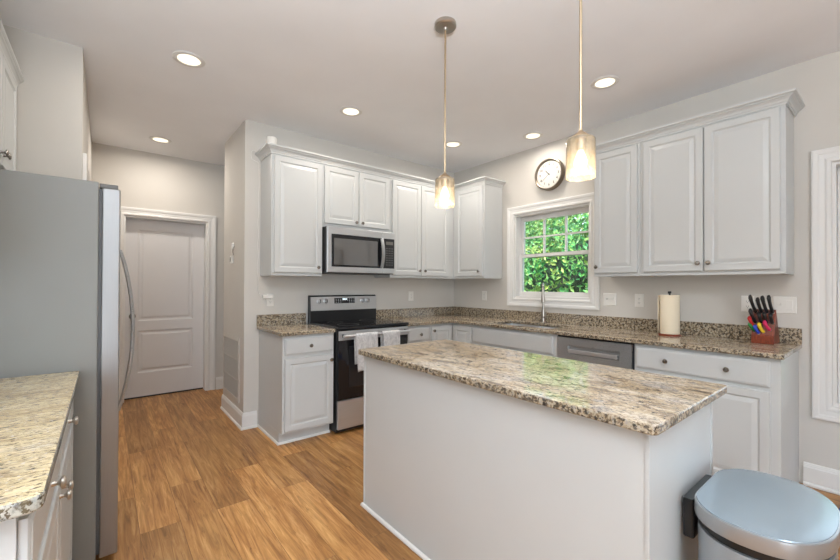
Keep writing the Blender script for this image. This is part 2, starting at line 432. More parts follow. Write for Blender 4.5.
# baseboards with cap profile and shoe
BB = [(0, 0), (.026, 0), (.026, .012), (.020, .020), (.0145, .022), (.0145, .118), (.011, .124), (.011, .130), (.006, .142), (0, .146)]
def baseboard(name, path, side=1):
    mb = MB(); mb.sweep([(x, y, .0005) for x, y in path], [(o+.0005, h) for o, h in BB], side=side)
    return tag(mb.build(name, M['trim']), kind='structure')
baseboard('baseboard_back', [(XS, YS-.002), (XS, 0), (-2.488, 0)], 1)
baseboard('baseboard_hall', [(-2.498, YD), (-.62, YD)], 1)
baseboard('baseboard_right', [(0, -3.293), (0, -7.97)], 1)
baseboard('baseboard_pantry', [(XH, .95), (XH, YD-.002)], 1)

# casings
CAS = [(0, 0), (0, .012), (.008, .017), (.020, .017), (.030, .013), (.055, .015), (.062, .019), (.080, .021), (.090, .019), (.090, 0)]
def casing(mp, u0, u1, z0, z1, root, full=True, name='casing', w=.09):
    """picture-frame casing around an opening; CAS runs (distance from opening, thickness)"""
    bm = bmesh.new()
    k = w/.09
    pts = [(u0, z0), (u0, z1), (u1, z1), (u1, z0)]
    sg = [(-1, -1), (-1, 1), (1, 1), (1, -1)]
    rg = []
    for (u, z), (a, b) in zip(pts, sg):
        rg.append([bm.verts.new(mp(u+a*o*k, z+(b*o*k if (full or b > 0) else 0), t+.0006)) for o, t in CAS])
    n = len(CAS); seq = [(0, 1), (1, 2), (2, 3)]+([(3, 0)] if full else [])
    for i, j in seq:
        for q in range(n): bm.faces.new((rg[i][q], rg[i][(q+1) % n], rg[j][(q+1) % n], rg[j][q]))
    if not full: bm.faces.new(rg[0]); bm.faces.new(rg[3][::-1])
    return link_mesh(name, bm, M['trim'], root)

def window(name, u0, u1, z0, z1, label, units=1, muntins=(3, 2)):
    """double-hung window in the right wall; opening u0..u1 (y), z0..z1"""
    t = thing(name, (0.08, (u0+u1)/2, z0), label, None, None, 'structure')
    mp = F_xneg(0)
    casing(mp, u0, u1, z0, z1, t)
    mb = MB()   # jamb liner
    e = .0008
    mb.box(.002, .155, u0+e, u0+.018, z0+e, z1-e); mb.box(.002, .155, u1-.018, u1-e, z0+e, z1-e)
    mb.box(.002, .155, u0+.018, u1-.018, z0+e, z0+.022); mb.box(.002, .155, u0+.018, u1-.018, z1-.018, z1-e)
    if units == 2: mb.box(.002, .155, (u0+u1)/2-.04, (u0+u1)/2+.04, z0+.022, z1-.018)
    mb.build('jamb', M['trim'], t)
    w = (u1-u0)/units
    for k in range(units):
        a = u0+k*w+(.019 if k == 0 else .041); b = u0+(k+1)*w-(.019 if k == units-1 else .041)
        c, d = z0+.023, z1-.019; mid = (c+d)/2+.0
        st = .037
        # lower sash (inner), upper sash (outer)
        for nm, xa, xb, za, zb, bot, top in (('lower_sash', .060, .092, c, mid+.018, .048, .034), ('upper_sash', .094, .126, mid-.018, d, .036, .05)):
            mb = MB(); mb.box(xa, xb, a, a+st, za, zb); mb.box(xa, xb, b-st, b, za, zb)
            mb.box(xa, xb, a+st, b-st, za, za+bot); mb.box(xa, xb, a+st, b-st, zb-top, zb)
            s = mb.build(nm, M['trim'], t, bevel=.002)
            if nm == 'upper_sash' and muntins:
                mb = MB(); ia, ib, ic, id_ = a+st, b-st, za+bot, zb-top
                xm = (xa+xb)/2
                for i in range(1, muntins[0]): y = ia+(ib-ia)*i/muntins[0]; mb.box(xm-.012, xm+.012, y-.009, y+.009, ic, id_)
                for i in range(1, muntins[1]): z = ic+(id_-ic)*i/muntins[1]; mb.box(xm-.011, xm+.011, ia, ib, z-.009, z+.009)
                mb.build('muntins', M['trim'], s)
            MB().box((xa+xb)/2-.002, (xa+xb)/2+.002, a+st-.004, b-st+.004, za+bot-.004, zb-top+.004).build('pane', M['pane'], s)
    return t
window('window_1', *KW, 'white double hung window over the sink looking on green trees')
window('window_2', *BW, 'white cased window at the right edge beyond the counter end', 2, None)

# hall door in its casing
d = thing('door_1', ((OP[0]+OP[1])/2, YD+.11, 0), 'white two panel hall door past the refrigerator', None, None, 'structure')
mp = F_yneg(YD)
casing(mp, OP[0], OP[1], 0.001, OP[3], d, full=False)
mb = MB(); mb.box(OP[0]+.0008, OP[0]+.016, YD+.001, YD+.238, .001, OP[3]-.001); mb.box(OP[1]-.016, OP[1]-.0008, YD+.001, YD+.238, .001, OP[3]-.001)
mb.box(OP[0]+.016, OP[1]-.016, YD+.001, YD+.238, OP[3]-.016, OP[3]-.001); mb.build('jamb', M['trim'], d)
def door_slab(u0, u1, z0, z1, yf, root):
    """slab with two sunk panels in its front"""
    bm = bmesh.new(); yb = yf+.035
    sx = .115; P = [(u0+sx, u1-sx, .285, .765), (u0+sx, u1-sx, .875, z1-.115)]
    us = [u0, u0+sx, u1-sx, u1]; zs = [z0, P[0][2], P[0][3], P[1][2], P[1][3], z1]
    V = lambda u, z, y: bm.verts.new((u, y, z))
    for i in range(3):
        for j in range(5):
            if i == 1 and j in (1, 3):
                L = []
                for ins, dy in ((0, 0), (.006, .006), (.016, .010), (.030, .010), (.048, .003), (.05, .0025)):
                    L.append([V(us[1]+ins, zs[j]+ins, yf+dy), V(us[2]-ins, zs[j]+ins, yf+dy), V(us[2]-ins, zs[j+1]-ins, yf+dy), V(us[1]+ins, zs[j+1]-ins, yf+dy)])
                for A, B in zip(L, L[1:]):
                    for k in range(4): bm.faces.new((A[k], A[(k+1) % 4], B[(k+1) % 4], B[k]))
                bm.faces.new(L[-1])
            else: bm.faces.new([V(us[i], zs[j], yf), V(us[i+1], zs[j], yf), V(us[i+1], zs[j+1], yf), V(us[i], zs[j+1], yf)])
    bm.faces.new([V(u0, z0, yb), V(u1, z0, yb), V(u1, z1, yb), V(u0, z1, yb)])
    for a, b in (((u0, z0), (u1, z0)), ((u1, z0), (u1, z1)), ((u1, z1), (u0, z1)), ((u0, z1), (u0, z0))):
        bm.faces.new([V(a[0], a[1], yf), V(b[0], b[1], yf), V(b[0], b[1], yb), V(a[0], a[1], yb)])
    return link_mesh('door_slab', bm, M['door'], root)
sl = door_slab(OP[0]+.019, OP[1]-.019, .018, OP[3]-.019, YD+.118, d)
mb = MB(); mb.lathe((OP[0]+.085, YD+.118, .93), (0, -1, 0), [(.0001, -.0005), (.032, -.0005), (.032, .006), (.012, .010), (.012, .032), (.026, .040), (.028, .055), (.020, .066), (.0001, .07)], 24)
mb.build('door_knob', M['knob'], sl, smooth=True)
mb = MB(); mb.box(OP[0]+.017, OP[1]-.017, YD+.122, YD+.235, .001, .012); mb.build('threshold', M['black_matte'], d)
# door in the pantry wall, only its casing is in view past the wall end
d = thing('door_2', (XH, .1, 0), 'white casing of the doorway in the wall beyond the refrigerator', None, None, 'structure')
casing(F_xpos(XH), -.30, .45, .001, 2.045, d, full=False)
panel_part('door_slab', F_xpos(XH), -.30, .45, .012, 2.04, [(0, .004), (.11, .004), (.115, .002), (.13, .002)], d, M['door'])

# ------------------------------------------------------------------ cabinets
def box_part(name, x0, x1, y0, y1, z0, z1, root, mat=None, bevel=.0012, **k):
    return MB().box(x0, x1, y0, y1, z0, z1).build(name, mat or M['cab'], root, bevel=bevel, **k)
E_ = .0008
def carcass(root, face, a, b, depth, z0, z1, wallgap=.001, lip=.018):
    """closed cabinet box with a recessed underside; face 'y' faces -y with back at y=0, 'x' faces -x with back at x=0, 'X' faces +x with back at x=XW"""
    mb = MB()
    if face == 'y': X = lambda u, w: (u, -w)
    elif face == 'x': X = lambda u, w: (-w, u)
    else: X = lambda u, w: (XW+w, u)
    def bx(u0, u1, w0, w1, za, zb):
        p, q = X(u0, w0), X(u1, w1); mb.box(p[0], q[0], p[1], q[1], za, zb)
    bx(a+E_, b-E_, wallgap, depth, z0+lip, z1)
    if lip:
        for s in ((a+E_, a+.018, wallgap, depth), (b-.018, b-E_, wallgap, depth), (a+.018, b-.018, depth-.02, depth)): bx(*s, z0, z0+lip+.0001)
    return mb.build('body', M['cab'], root, bevel=.0012)
UZ0, UZ1 = 1.372, 2.425
# stove wall uppers
t = thing('upper_cabinet', (-2.233, -.15, UZ0), 'tall single door white wall cabinet left of the microwave', 'cabinet')
carcass(t, 'y', -2.468, -1.998, .305, UZ0, UZ1); fy = F_yneg(.0-.305)
dr = panel_part('door', fy, -2.446, -2.008, 1.400, 2.408, DOOR, t); knob(fy, -2.050, 1.452, dr)
t = thing('upper_cabinet', (-1.616, -.15, 1.835), 'short two door white wall cabinet directly above the microwave', 'cabinet')
carcass(t, 'y', -1.998, -1.236, .305, 1.835, UZ1, lip=0)
for u0, u1, k in ((-1.985, -1.624, -1.655), (-1.616, -1.255, -1.585)):
    dr = panel_part('door', fy, u0, u1, 1.872, 2.408, DOOR, t); knob(fy, k, 1.905, dr)
t = thing('upper_cabinet', (-.8, -.15, UZ0), 'two door white wall cabinet between the microwave and the room corner', 'cabinet')
carcass(t, 'y', -1.236, -.307, .305, UZ0, UZ1)
for u0, u1, k in ((-1.212, -.826, -.852), (-.818, -.404, -.775)):
    dr = panel_part('door', fy, u0, u1, 1.400, 2.408, DOOR, t); knob(fy, k, 1.452, dr)
# window wall uppers
fx = F_xneg(-.305)
t = thing('upper_cabinet', (-.15, -.4, UZ0), 'single door white wall cabinet in the corner left of the window', 'cabinet')
carcass(t, 'x', -.799, -.001, .305, UZ0, UZ1)
dr = panel_part('door', fx, -.782, -.366, 1.400, 2.408, DOOR, t); knob(fx, -.736, 1.450, dr)
t = thing('upper_cabinet', (-.15, -2.2, UZ0), 'narrow single door white wall cabinet right of the kitchen window', 'cabinet')
carcass(t, 'x', -2.414, -2.040, .305, UZ0, UZ1)
dr = panel_part('door', fx, -2.394, -2.052, 1.400, 2.408, DOOR, t); knob(fx, -2.074, 1.452, dr)
t = thing('upper_cabinet', (-.15, -2.85, UZ0), 'wide two door white wall cabinet at the right end over the knife block', 'cabinet')
carcass(t, 'x', -3.253, -2.414, .305, UZ0, UZ1)
for u0, u1, k in ((-2.828, -2.438, -2.800), (-3.229, -2.835, -2.862)):
    dr = panel_part('door', fx, u0, u1, 1.400, 2.408, DOOR, t); knob(fx, k, 1.455, dr)
# crown mouldings
CR = [(0, 0), (.008, 0), (.008, .012), (.013, .015), (.017, .026), (.028, .037), (.038, .042), (.038, .047), (.045, .050), (.051, .054), (.052, .066), (0, .066)]
def crown(path, z, label, side=1, k=1.0):
    mb = MB(); mb.sweep([(x, y, z+.0006) for x, y in path], [(o*k+.0004, h) for o, h in CR], side=side)
    return tag(mb.build('crown_molding', M['cab']), label, 'moulding')
crown([(-2.468, -.003), (-2.468, -.305), (-.306, -.305), (-.306, -.799), (-.003, -.799)], UZ1-.004,
      'white crown moulding capping the cabinets over the stove and corner', 1)
crown([(-.003, -2.040), (-.305, -2.040), (-.305, -3.253), (-.003, -3.253)], UZ1-.004,
      'white crown moulding capping the cabinets right of the window', 1)

# base cabinets
BZ = .884
def toe_body(root, face, a, b, toe_left=True):
    mb = MB()
    X = (lambda u, w: (u, -w)) if face == 'y' else ((lambda u, w: (-w, u)) if face == 'x' else (lambda u, w: (XW+w, u)))
    def bx(u0, u1, w0, w1, za, zb):
        p, q = X(u0, w0), X(u1, w1); mb.box(p[0], q[0], p[1], q[1], za, zb)
    bx(a+E_, b-E_, .001, .61, .1, BZ); bx(a+E_, b-E_, .001, .535, .001, .1)
    return mb.build('body', M['cab'], root, bevel=.001)
fyb = F_yneg(-.61); fxb = F_xneg(-.61)
t = thing('base_cabinet', (-2.25, -.3, 0), 'white base cabinet with one drawer and door left of the stove', 'cabinet')
toe_body(t, 'y', -2.474, -2.030)
dr = panel_part('drawer', fyb, -2.458, -2.040, .728, .860, SLAB, t); knob(fyb, -2.248, .793, dr)
dr = panel_part('door', fyb, -2.458, -2.040, .118, .700, DOOR, t); knob(fyb, -2.066, .655, dr)
mb = MB(); mb.sweep([(-2.475, -.003, .001), (-2.475, -.5365, .001), (-2.031, -.5365, .001)], [(0, 0), (.012, 0), (.012, .010), (.006, .018), (0, .018)], side=1)
mb.build('shoe_molding', M['trim'], t)
t = thing('base_cabinet', (-1.1, -.3, 0), 'white base cabinet with drawer and door just right of the stove', 'cabinet')
toe_body(t, 'y', -1.252, -.942)
dr = panel_part('drawer', fyb, -1.232, -.958, .728, .860, SLAB, t); knob(fyb, -1.08, .793, dr)
dr = panel_part('door', fyb, -1.232, -.958, .118, .700, DOOR, t); knob(fyb, -1.205, .655, dr)
t = thing('base_cabinet', (-.5, -.45, 0), 'white L shaped corner base cabinet with folding doors under the counter corner', 'cabinet')
mb = MB(); Lp = [(-.941, -.001), (-.001, -.001), (-.001, -.909), (-.61, -.909), (-.61, -.61), (-.941, -.61)]
mb.prism(Lp, lambda u, v, w: (u, v, w), .1, BZ); mb.prism([(-.941, -.001), (-.001, -.001), (-.001, -.909), (-.535, -.909), (-.535, -.535), (-.941, -.535)], lambda u, v, w: (u, v, w), .001, .0995)
mb.build('body', M['cab'], t)
dr = panel_part('door', fyb, -.925, -.634, .118, .860, DOOR, t); knob(fyb, -.902, .818, dr)
panel_part('door', fxb, -.898, -.634, .118, .860, DOOR, t)
t = thing('sink_base_cabinet', (-.3, -1.39, 0), 'white sink base cabinet with wide false drawer front below the window', 'cabinet')
mb = MB(); mb.box(-.61, -.585, -1.874, -.911, .1, BZ)
mb.box(-.585, -.001, -1.874, -1.856, .1, BZ); mb.box(-.585, -.001, -.929, -.911, .1, BZ); mb.box(-.585, -.001, -1.856, -.929, .1, .118)
mb.box(-.535, -.001, -1.874, -.911, .001, .1); mb.build('body', M['cab'], t)
panel_part('drawer_front', fxb, -1.842, -.925, .710, .860, SLAB, t)
for u0, u1, k in ((-1.842, -1.388, -1.415), (-1.380, -.925, -1.352)):
    dr = panel_part('door', fxb, u0, u1, .118, .690, DOOR, t); knob(fxb, k, .648, dr)
t = thing('base_cabinet', (-.3, -2.88, 0), 'white base cabinet with one wide two knob drawer at the counter end', 'cabinet')
toe_body(t, 'x', -3.272, -2.492)
dr = panel_part('drawer', fxb, -3.226, -2.508, .716, .860, SLAB, t)
knob(fxb, -2.700, .788, dr); knob(fxb, -3.030, .788, dr)
for u0, u1, k in ((-2.862, -2.508, -2.835), (-3.226, -2.870, -2.897)):
    dr = panel_part('door', fxb, u0, u1, .118, .690, DOOR, t); knob(fxb, k, .640, dr)

# granite tops
def slab(outline_cells, z0, z1, bevel=.005):
    """union of axis aligned cells -> one slab"""
    bm = bmesh.new()
    xs = sorted({c[0] for c in outline_cells} | {c[1] for c in outline_cells}); ys = sorted({c[2] for c in outline_cells} | {c[3] for c in outline_cells})
    inside = lambda x, y: any(c[0] < x < c[1] and c[2] < y < c[3] for c in outline_cells)
    on = {(i, j): inside((xs[i]+xs[i+1])/2, (ys[j]+ys[j+1])/2) for i in range(len(xs)-1) for j in range(len(ys)-1)}
    for (i, j), s in on.items():
        if not s: continue
        a, b, c, d_ = xs[i], xs[i+1], ys[j], ys[j+1]
        for z in (z0, z1): bm.faces.new([bm.verts.new(p) for p in ((a, c, z), (b, c, z), (b, d_, z), (a, d_, z))])
        for di, dj, e in ((-1, 0, ((a, c), (a, d_))), (1, 0, ((b, c), (b, d_))), (0, -1, ((a, c), (b, c))), (0, 1, ((a, d_), (b, d_)))):
            if not on.get((i+di, j+dj), False):
                (p, q), (r, s2) = e; bm.faces.new([bm.verts.new(v) for v in ((p, q, z0), (r, s2, z0), (r, s2, z1), (p, q, z1))])
    bmesh.ops.remove_doubles(bm, verts=bm.verts, dist=1e-6)
    return bm
SK = (-.545, -.135, -1.765, -1.045)   # sink cut-out
CZ0, CZ1 = .8848, .9148
t = thing('countertop', (-2.26, -.32, CZ0), 'short speckled granite countertop on the cabinet left of the stove', 'countertop')
link_mesh('slab', slab([(-2.495, -2.032, -.648, -.001)], CZ0, CZ1), M['granite'], t, bevel=.006)
box_part('backsplash', -2.495, -2.032, -.021, -.001, CZ1+.0003, 1.016, t, M['granite'], .002)
t = thing('countertop', (-.4, -1.4, CZ0), 'long L shaped granite countertop holding the sink, towel roll and knife block', 'countertop')
link_mesh('slab', slab([(-1.250, -.648, -.648, -.001), (-.648, SK[0], -3.289, -.001), (SK[0], SK[1], SK[3], -.001), (SK[0], SK[1], -3.289, SK[2]), (SK[1], -.001, -3.289, -.001)], CZ0, CZ1), M['granite'], t, bevel=.006)
box_part('backsplash', -1.250, -.0215, -.021, -.001, CZ1+.0003, 1.016, t, M['granite'], .002)
box_part('backsplash', -.021, -.001, -3.289, -.001, CZ1+.0003, 1.016, t, M['granite'], .002)

# sink and faucet
t = thing('sink', (-.34, -1.405, .70), 'stainless steel double bowl sink set under the granite below the window', 'sink')
def bowl(y0, y1):
    mb = MB(); x0, x1 = SK[0]+.004, SK[1]-.004
    L = []
    for ins, z in ((0, .8830), (.006, .80), (.02, .72), (.05, .705)):
        L.append([mb.bm.verts.new(p) for p in ((x0+ins, y0+ins, z), (x1-ins, y0+ins, z), (x1-ins, y1-ins, z), (x0+ins, y1-ins, z))])
    for A, B in zip(L, L[1:]):
        for k in range(4): mb.bm.faces.new((A[k], A[(k+1) % 4], B[(k+1) % 4], B[k]))
    mb.bm.faces.new(L[-1])
    o = mb.build('basin', M['steel'], t); s = o.modifiers.new('thickness', 'SOLIDIFY'); s.thickness = .0015; s.offset = 0
    mb = MB(); mb.lathe(((x0+x1)/2, (y0+y1)/2, .7065), (0, 0, 1), [(.0001, 0), (.04, 0), (.042, .003), (.03, .002), (.0001, .001)], 24); mb.build('drain', M['nickel'], o, smooth=True)
bowl(SK[2]+.004, -1.41); bowl(-1.40, SK[3]-.004)
t = thing('faucet', (-.082, -1.395, CZ1), 'tall brushed nickel pull down faucet behind the sink', 'faucet')
fx0, fy0 = -.082, -1.395
mb = MB(); mb.lathe((fx0, fy0, CZ1+.0005), (0, 0, 1), [(.0001, 0), (.027, 0), (.027, .006), (.021, .010), (.018, .10), (.0165, .13), (.0001, .131)], 24); mb.build('body', M['nickel'], t, smooth=True)
dv = Vector((-.84, -.54, 0)).normalized()
pts = [Vector((fx0, fy0, CZ1+.12))]+[Vector((fx0, fy0, 1.20))]
for k in range(0, 13):
    a = PI*k/12; pts.append(Vector((fx0, fy0, 1.225))+dv*(.085*(1-math.cos(a)))+Vector((0, 0, .085*math.sin(a))))
mb = MB(); mb.tube(pts, .0115, 14); mb.build('spout', M['nickel'], t, smooth=True)
e = pts[-1]; mb = MB(); mb.lathe(e+Vector((0, 0, .004)), (0, 0, -1), [(.0001, 0), (.013, 0), (.0145, .02), (.018, .075), (.018, .10), (.015, .104), (.0001, .104)], 20); mb.build('spray_head', M['nickel'], t, smooth=True)
mb = MB(); hd = Vector((-.4, -.9, 0)).normalized(); b0 = Vector((fx0, fy0, .972)); mb.tube([b0+hd*.014, b0+hd*.04], .0125, 14); mb.tube([b0+hd*.036, b0+hd*.044+Vector((0, 0, .01)), b0+hd*.06+Vector((0, 0, .06))], .0055, 10); mb.build('handle', M['nickel'], t, smooth=True)

# dishwasher
t = thing('dishwasher', (-.3, -2.183, 0), 'stainless steel dishwasher with recessed bar handle between the sink and end cabinets', 'dishwasher')
box_part('body', -.60, -.02, -2.488, -1.878, .10, .880, t, M['black'])
box_part('kick_plate', -.545, -.03, -2.486, -1.880, .002, .099, t, M['black'])
mb = MB(); d0, d1 = -2.478, -1.884   # door skin with a pocket
dx = -.622
bmx = mb
z0, z1 = .112, .868; ha, hb, hc, hd_ = -2.392, -1.978, .738, .806
us = [d0, ha, hb, d1]; zs = [z0, hc, hd_, z1]
for i in range(3):
    for j in range(3):
        if i == 1 and j == 1:
            L = []
            for ins, x in ((0, dx), (.004, dx+.003), (.008, dx+.02)): L.append([mb.bm.verts.new(p) for p in ((x, ha+ins, hc+ins), (x, hb-ins, hc+ins), (x, hb-ins, hd_-ins), (x, ha+ins, hd_-ins))])
            for A, B in zip(L, L[1:]):
                for k in range(4): mb.bm.faces.new((A[k], A[(k+1) % 4], B[(k+1) % 4], B[k]))
            mb.bm.faces.new(L[-1])
        else: mb.bm.faces.new([mb.bm.verts.new((dx, y, z)) for y, z in ((us[i], zs[j]), (us[i+1], zs[j]), (us[i+1], zs[j+1]), (us[i], zs[j+1]))])
for a, b in (((d0, z0), (d1, z0)), ((d1, z0), (d1, z1)), ((d1, z1), (d0, z1)), ((d0, z1), (d0, z0))):
    mb.bm.faces.new([mb.bm.verts.new(p) for p in ((dx, a[0], a[1]), (dx, b[0], b[1]), (-.601, b[0], b[1]), (-.601, a[0], a[1]))])
dd = mb.build('door', M['steel_dark'], t)
mb = MB(); mb.box(dx-.014, dx-.004, ha+.012, hb-.012, .748, .778); mb.box(dx-.006, dx+.02, ha+.012, ha+.03, .752, .774); mb.box(dx-.006, dx+.02, hb-.03, hb-.012, .752, .774)
mb.build('handle', M['steel'], dd, bevel=.003)

# ------------------------------------------------------------------ stove
sx0, sx1 = -2.022, -1.258
t = thing('stove', ((sx0+sx1)/2, -.33, 0), 'freestanding stainless and black electric range with towels on its oven handle', 'stove')
box_part('body', sx0+.004, sx1-.004, -.635, -.03, .015, .905, t, M['black'], .003)
for lx in (sx0+.05, sx1-.05):
    for ly in (-.58, -.09): MB().lathe((lx, ly, .0005), (0, 0, 1), [(.0001, 0), (.018, 0), (.018, .014), (.0001, .0145)], 12).build('foot', M['black'], t)
mb = MB(); mb.box(sx0, sx1, -.672, -.085, .906, .930); ck = mb.build('cooktop', M['glass_black'], t, bevel=.005)
for bx_, by_, br_ in ((-1.83, -.50, .10), (-1.45, -.50, .085), (-1.83, -.24, .075), (-1.45, -.24, .10)):
    mb = MB(); mb.lathe((bx_, by_, .9302), (0, 0, 1), [(br_, 0), (br_, .0006), (br_-.004, .0006), (br_-.004, 0)], 40, True)
    mb.build('burner_ring', M['grey'], ck)
mb = MB(); mb.prism([(-.028, .907), (-.084, .907), (-.084, 1.030), (-.072, 1.175), (-.060, 1.187), (-.028, 1.187)], lambda y, z, w: (w, y, z), sx0+.002, sx1-.002)
bgd = mb.build('backguard', M['black'], t, bevel=.003)
# tilted stainless control panel
def cp(u, s, w):      # s along the slope from z 1.035 to 1.178
    a = math.atan2(.012, .145); z = 1.034+s*math.cos(a); y = -.0845+s*math.sin(a)
    return (u, y-w*math.cos(a)*1.0, z-w*math.sin(a)*-1.0)
mb = MB(); mb.rings(cp, sx0+.010, sx1-.004, .002, .140, [(0, .004), (.002, .006)], .0003)
ctl = mb.build('control_panel', M['steel'], bgd)
mb = MB(); mb.rings(cp, -1.762, -1.528, .070, .125, [(0, .0075)], .0062); dsp = mb.build('display', M['glass_black'], ctl)
mb = MB()
random.seed(3)
for r_ in range(3):
    for c_ in range(9):
        if r_ == 0 and 3 <= c_ <= 5: continue
        u = -1.748+c_*.0255; s = .077+r_*.016
        mb.rings(cp, u, u+.012, s, s+.006, [(0, .0082)], .0076)
mb.build('button_print', paint('light_print', srgb(190, 190, 190), .5, .01, 0), dsp)
mb = MB(); mb.rings(cp, -1.672, -1.618, .106, .118, [(0, .0082)], .0076); mb.build('clock_digits', M['display'], dsp)
for u in (-1.925, -1.855, -1.435, -1.372):
    c = Vector(cp(u, .095, .0065)); ax = Vector(cp(u, .095, 1))-Vector(cp(u, .095, 0))
    mb = MB(); mb.lathe(c, ax, [(.0001, 0), (.026, 0), (.026, .004), (.020, .007), (.019, .026), (.016, .029), (.0001, .029)], 24)
    kb = mb.build('burner_knob', M['steel'], ctl, smooth=True)
    mb = MB(); mb.box(c.x-.0025, c.x+.0025, c.y-.0345, c.y-.0285, c.z-.016+.003, c.z+.016+.003); mb.build('knob_mark', M['black'], kb)
# oven door: steel top rail, black glass, handle
ofy = -.664
od = MB().box(sx0+.010, sx1-.010, -.6355-.028, -.6355, .300, .893).build('oven_door', M['glass_black'], t, bevel=.003)
MB().box(sx0+.0105, sx1-.0105, ofy-.004, ofy-.0002, .812, .892).build('top_rail', M['steel'], od, bevel=.002)
MB().box(sx0+.11, sx1-.11, ofy-.0015, ofy-.0002, .40, .76).build('oven_window', paint('oven_window', (.02, .02, .022, 1), .04, .1, 0), od, bevel=.001)
hz, hy = .852, -.722
mb = MB(); mb.tube([(sx0+.03, hy, hz), (sx1-.03, hy, hz)], .0125, 16); mb.build('oven_handle', M['steel'], od, smooth=True)
for hx in (sx0+.05, sx1-.05): MB().box(hx-.009, hx+.009, hy+.006, ofy-.0045, hz-.014, hz+.014).build('handle_bracket', M['black'], od, bevel=.003)
dw = MB().box(sx0+.010, sx1-.010, -.6355-.026, -.6355, .045, .290).build('storage_drawer', M['steel'], t, bevel=.003)
MB().box(sx0+.02, sx1-.02, -.60, -.58, .002, .0145).build('kick_strip', M['black'], t)

# towels over the handle
def towel(x0, x1, zb, zbk, label, seed):
    rnd = random.Random(seed)
    prof = []
    n = 14
    for k in range(n+1): prof.append((hy-.0185-.004*(1-k/n), zb+(hz-zb)*k/n))
    for k in range(1, 8): a = PI*k/8; prof.append((hy-.0185*math.cos(a), hz+.0185*math.sin(a)))
    for k in range(n+1): prof.append((hy+.0185, hz-(hz-zbk)*k/n))
    bm = bmesh.new(); cols = 24; gv = []
    ph = [rnd.uniform(0, 6) for _ in range(3)]
    for j in range(cols+1):
        u = j/cols; row = []
        for i, (y, z) in enumerate(prof):
            drop = max(0, (hz-z)/(hz-zb))
            dy = (.006*math.sin(u*9+ph[0])+.004*math.sin(u*21+ph[1]))*min(1, drop*1.6)
            front = i <= n
            yy = y+(dy-.003*drop if front else max(-.002, min(.002, dy*.3)))
            if front: yy = min(yy, hy-.0175)
            xx = x0+(x1-x0)*u + .008*math.sin(drop*3+ph[2])*(1 if front else .3)+(u-.5)*-.012*drop
            row.append(bm.verts.new((xx, yy, z+(.006*math.sin(u*7+ph[1]) if i in (0,) else 0))))
        gv.append(row)
    for A, B in zip(gv, gv[1:]):
        for i in range(len(A)-1): bm.faces.new((A[i], B[i], B[i+1], A[i+1]))
    o = link_mesh('dish_towel', bm, M['towel'], None, smooth=True, angle=80)
    s = o.modifiers.new('thickness', 'SOLIDIFY'); s.thickness = .004; s.offset = 0
    return tag(o, label, 'towel', None)
towel(-1.880, -1.655, .545, .60, 'grey and white dish towel hanging longer on the left of the oven handle', 1)
towel(-1.612, -1.420, .575, .62, 'grey mottled dish towel hanging on the right of the oven handle', 2)

# ------------------------------------------------------------------ microwave
mx0, mx1, mz0, mz1 = -1.995, -1.239, 1.402, 1.8335
t = thing('microwave', (-1.617, -.2, mz0), 'stainless steel over the range microwave hung above the stove', 'microwave')
box_part('body', mx0, mx1, -.372, -.002, mz0+.006, mz1, t, M['black'], .003)
box_part('underside_grille', mx0+.02, mx1-.02, -.35, -.03, mz0, mz0+.0055, t, M['grey'], .001)
fr = F_yneg(-.3725)
md = MB().box(mx0+.003, -1.392, -.402, -.3725, mz0+.008, mz1-.002).build('door', M['steel'], t, bevel=.004)
wn = MB().rings(fr, mx0+.042, -1.398, 1.462, 1.765, [(0, .0305), (.002, .0315)], .0297).build('window_frame', M['glass_black'], md)
def mat_micro():
    mt, nt, b = newmat('microwave_glass')
    b.inputs['Base Color'].default_value = (.10, .095, .09, 1); b.inputs['Roughness'].default_value = .05; b.inputs['Specular IOR Level'].default_value = .9
    n = tex_noise(nt, coords(nt), 600, 2); bump(nt, b, n, .02, .0003)
    b.inputs['Coat Weight'].default_value = 1; b.inputs['Coat Roughness'].default_value = .02
    return mt
MB().rings(fr, mx0+.066, -1.452, 1.480, 1.728, [(0, .0322)], .0316).build('pane', mat_micro(), wn)
cpn = MB().box(-1.3905, mx1-.003, -.402, -.3725, mz0+.008, mz1-.002).build('control_panel', M['steel'], t, bevel=.004)
kp = MB().rings(fr, -1.386, mx1-.008, 1.462, 1.765, [(0, .0305), (.001, .0312)], .0297).build('keypad', M['black'], cpn)
mb = MB()
for r_ in range(8):
    for c_ in range(3): u = -1.352+c_*.033; z = 1.492+r_*.024; mb.rings(fr, u, u+.022, z, z+.010, [(0, .0316)], .0313)
mb.build('button_print', paint('grey_print', srgb(90, 90, 90), .5, .01, 0), kp)
MB().rings(fr, -1.352, -1.264, 1.703, 1.735, [(0, .0318)], .0313).build('display', paint('display_grey', srgb(120, 118, 112), .2, .01, 0), kp)
pts = []
for k in range(15): s = k/14; pts.append((-1.408, -.4025-.012-.030*math.sin(PI*s), 1.468+.29*s))
mb = MB(); P = [Vector(p) for p in pts]
L = []
for i, p in enumerate(P): L.append([mb.bm.verts.new((p.x+dx_, p.y+dy_, p.z)) for dx_, dy_ in ((-.019, 0), (-.014, -.009), (.014, -.009), (.019, 0), (.014, .008), (-.014, .008))])
for A, B in zip(L, L[1:]):
    for k in range(6): mb.bm.faces.new((A[k], A[(k+1) % 6], B[(k+1) % 6], B[k]))
mb.bm.faces.new(L[0]); mb.bm.faces.new(L[-1][::-1])
mb.box(-1.418, -1.398, -.412, -.4025, 1.47, 1.49); mb.box(-1.418, -1.398, -.412, -.4025, 1.735, 1.755)
mb.build('handle', M['steel_v'], md, smooth=True)

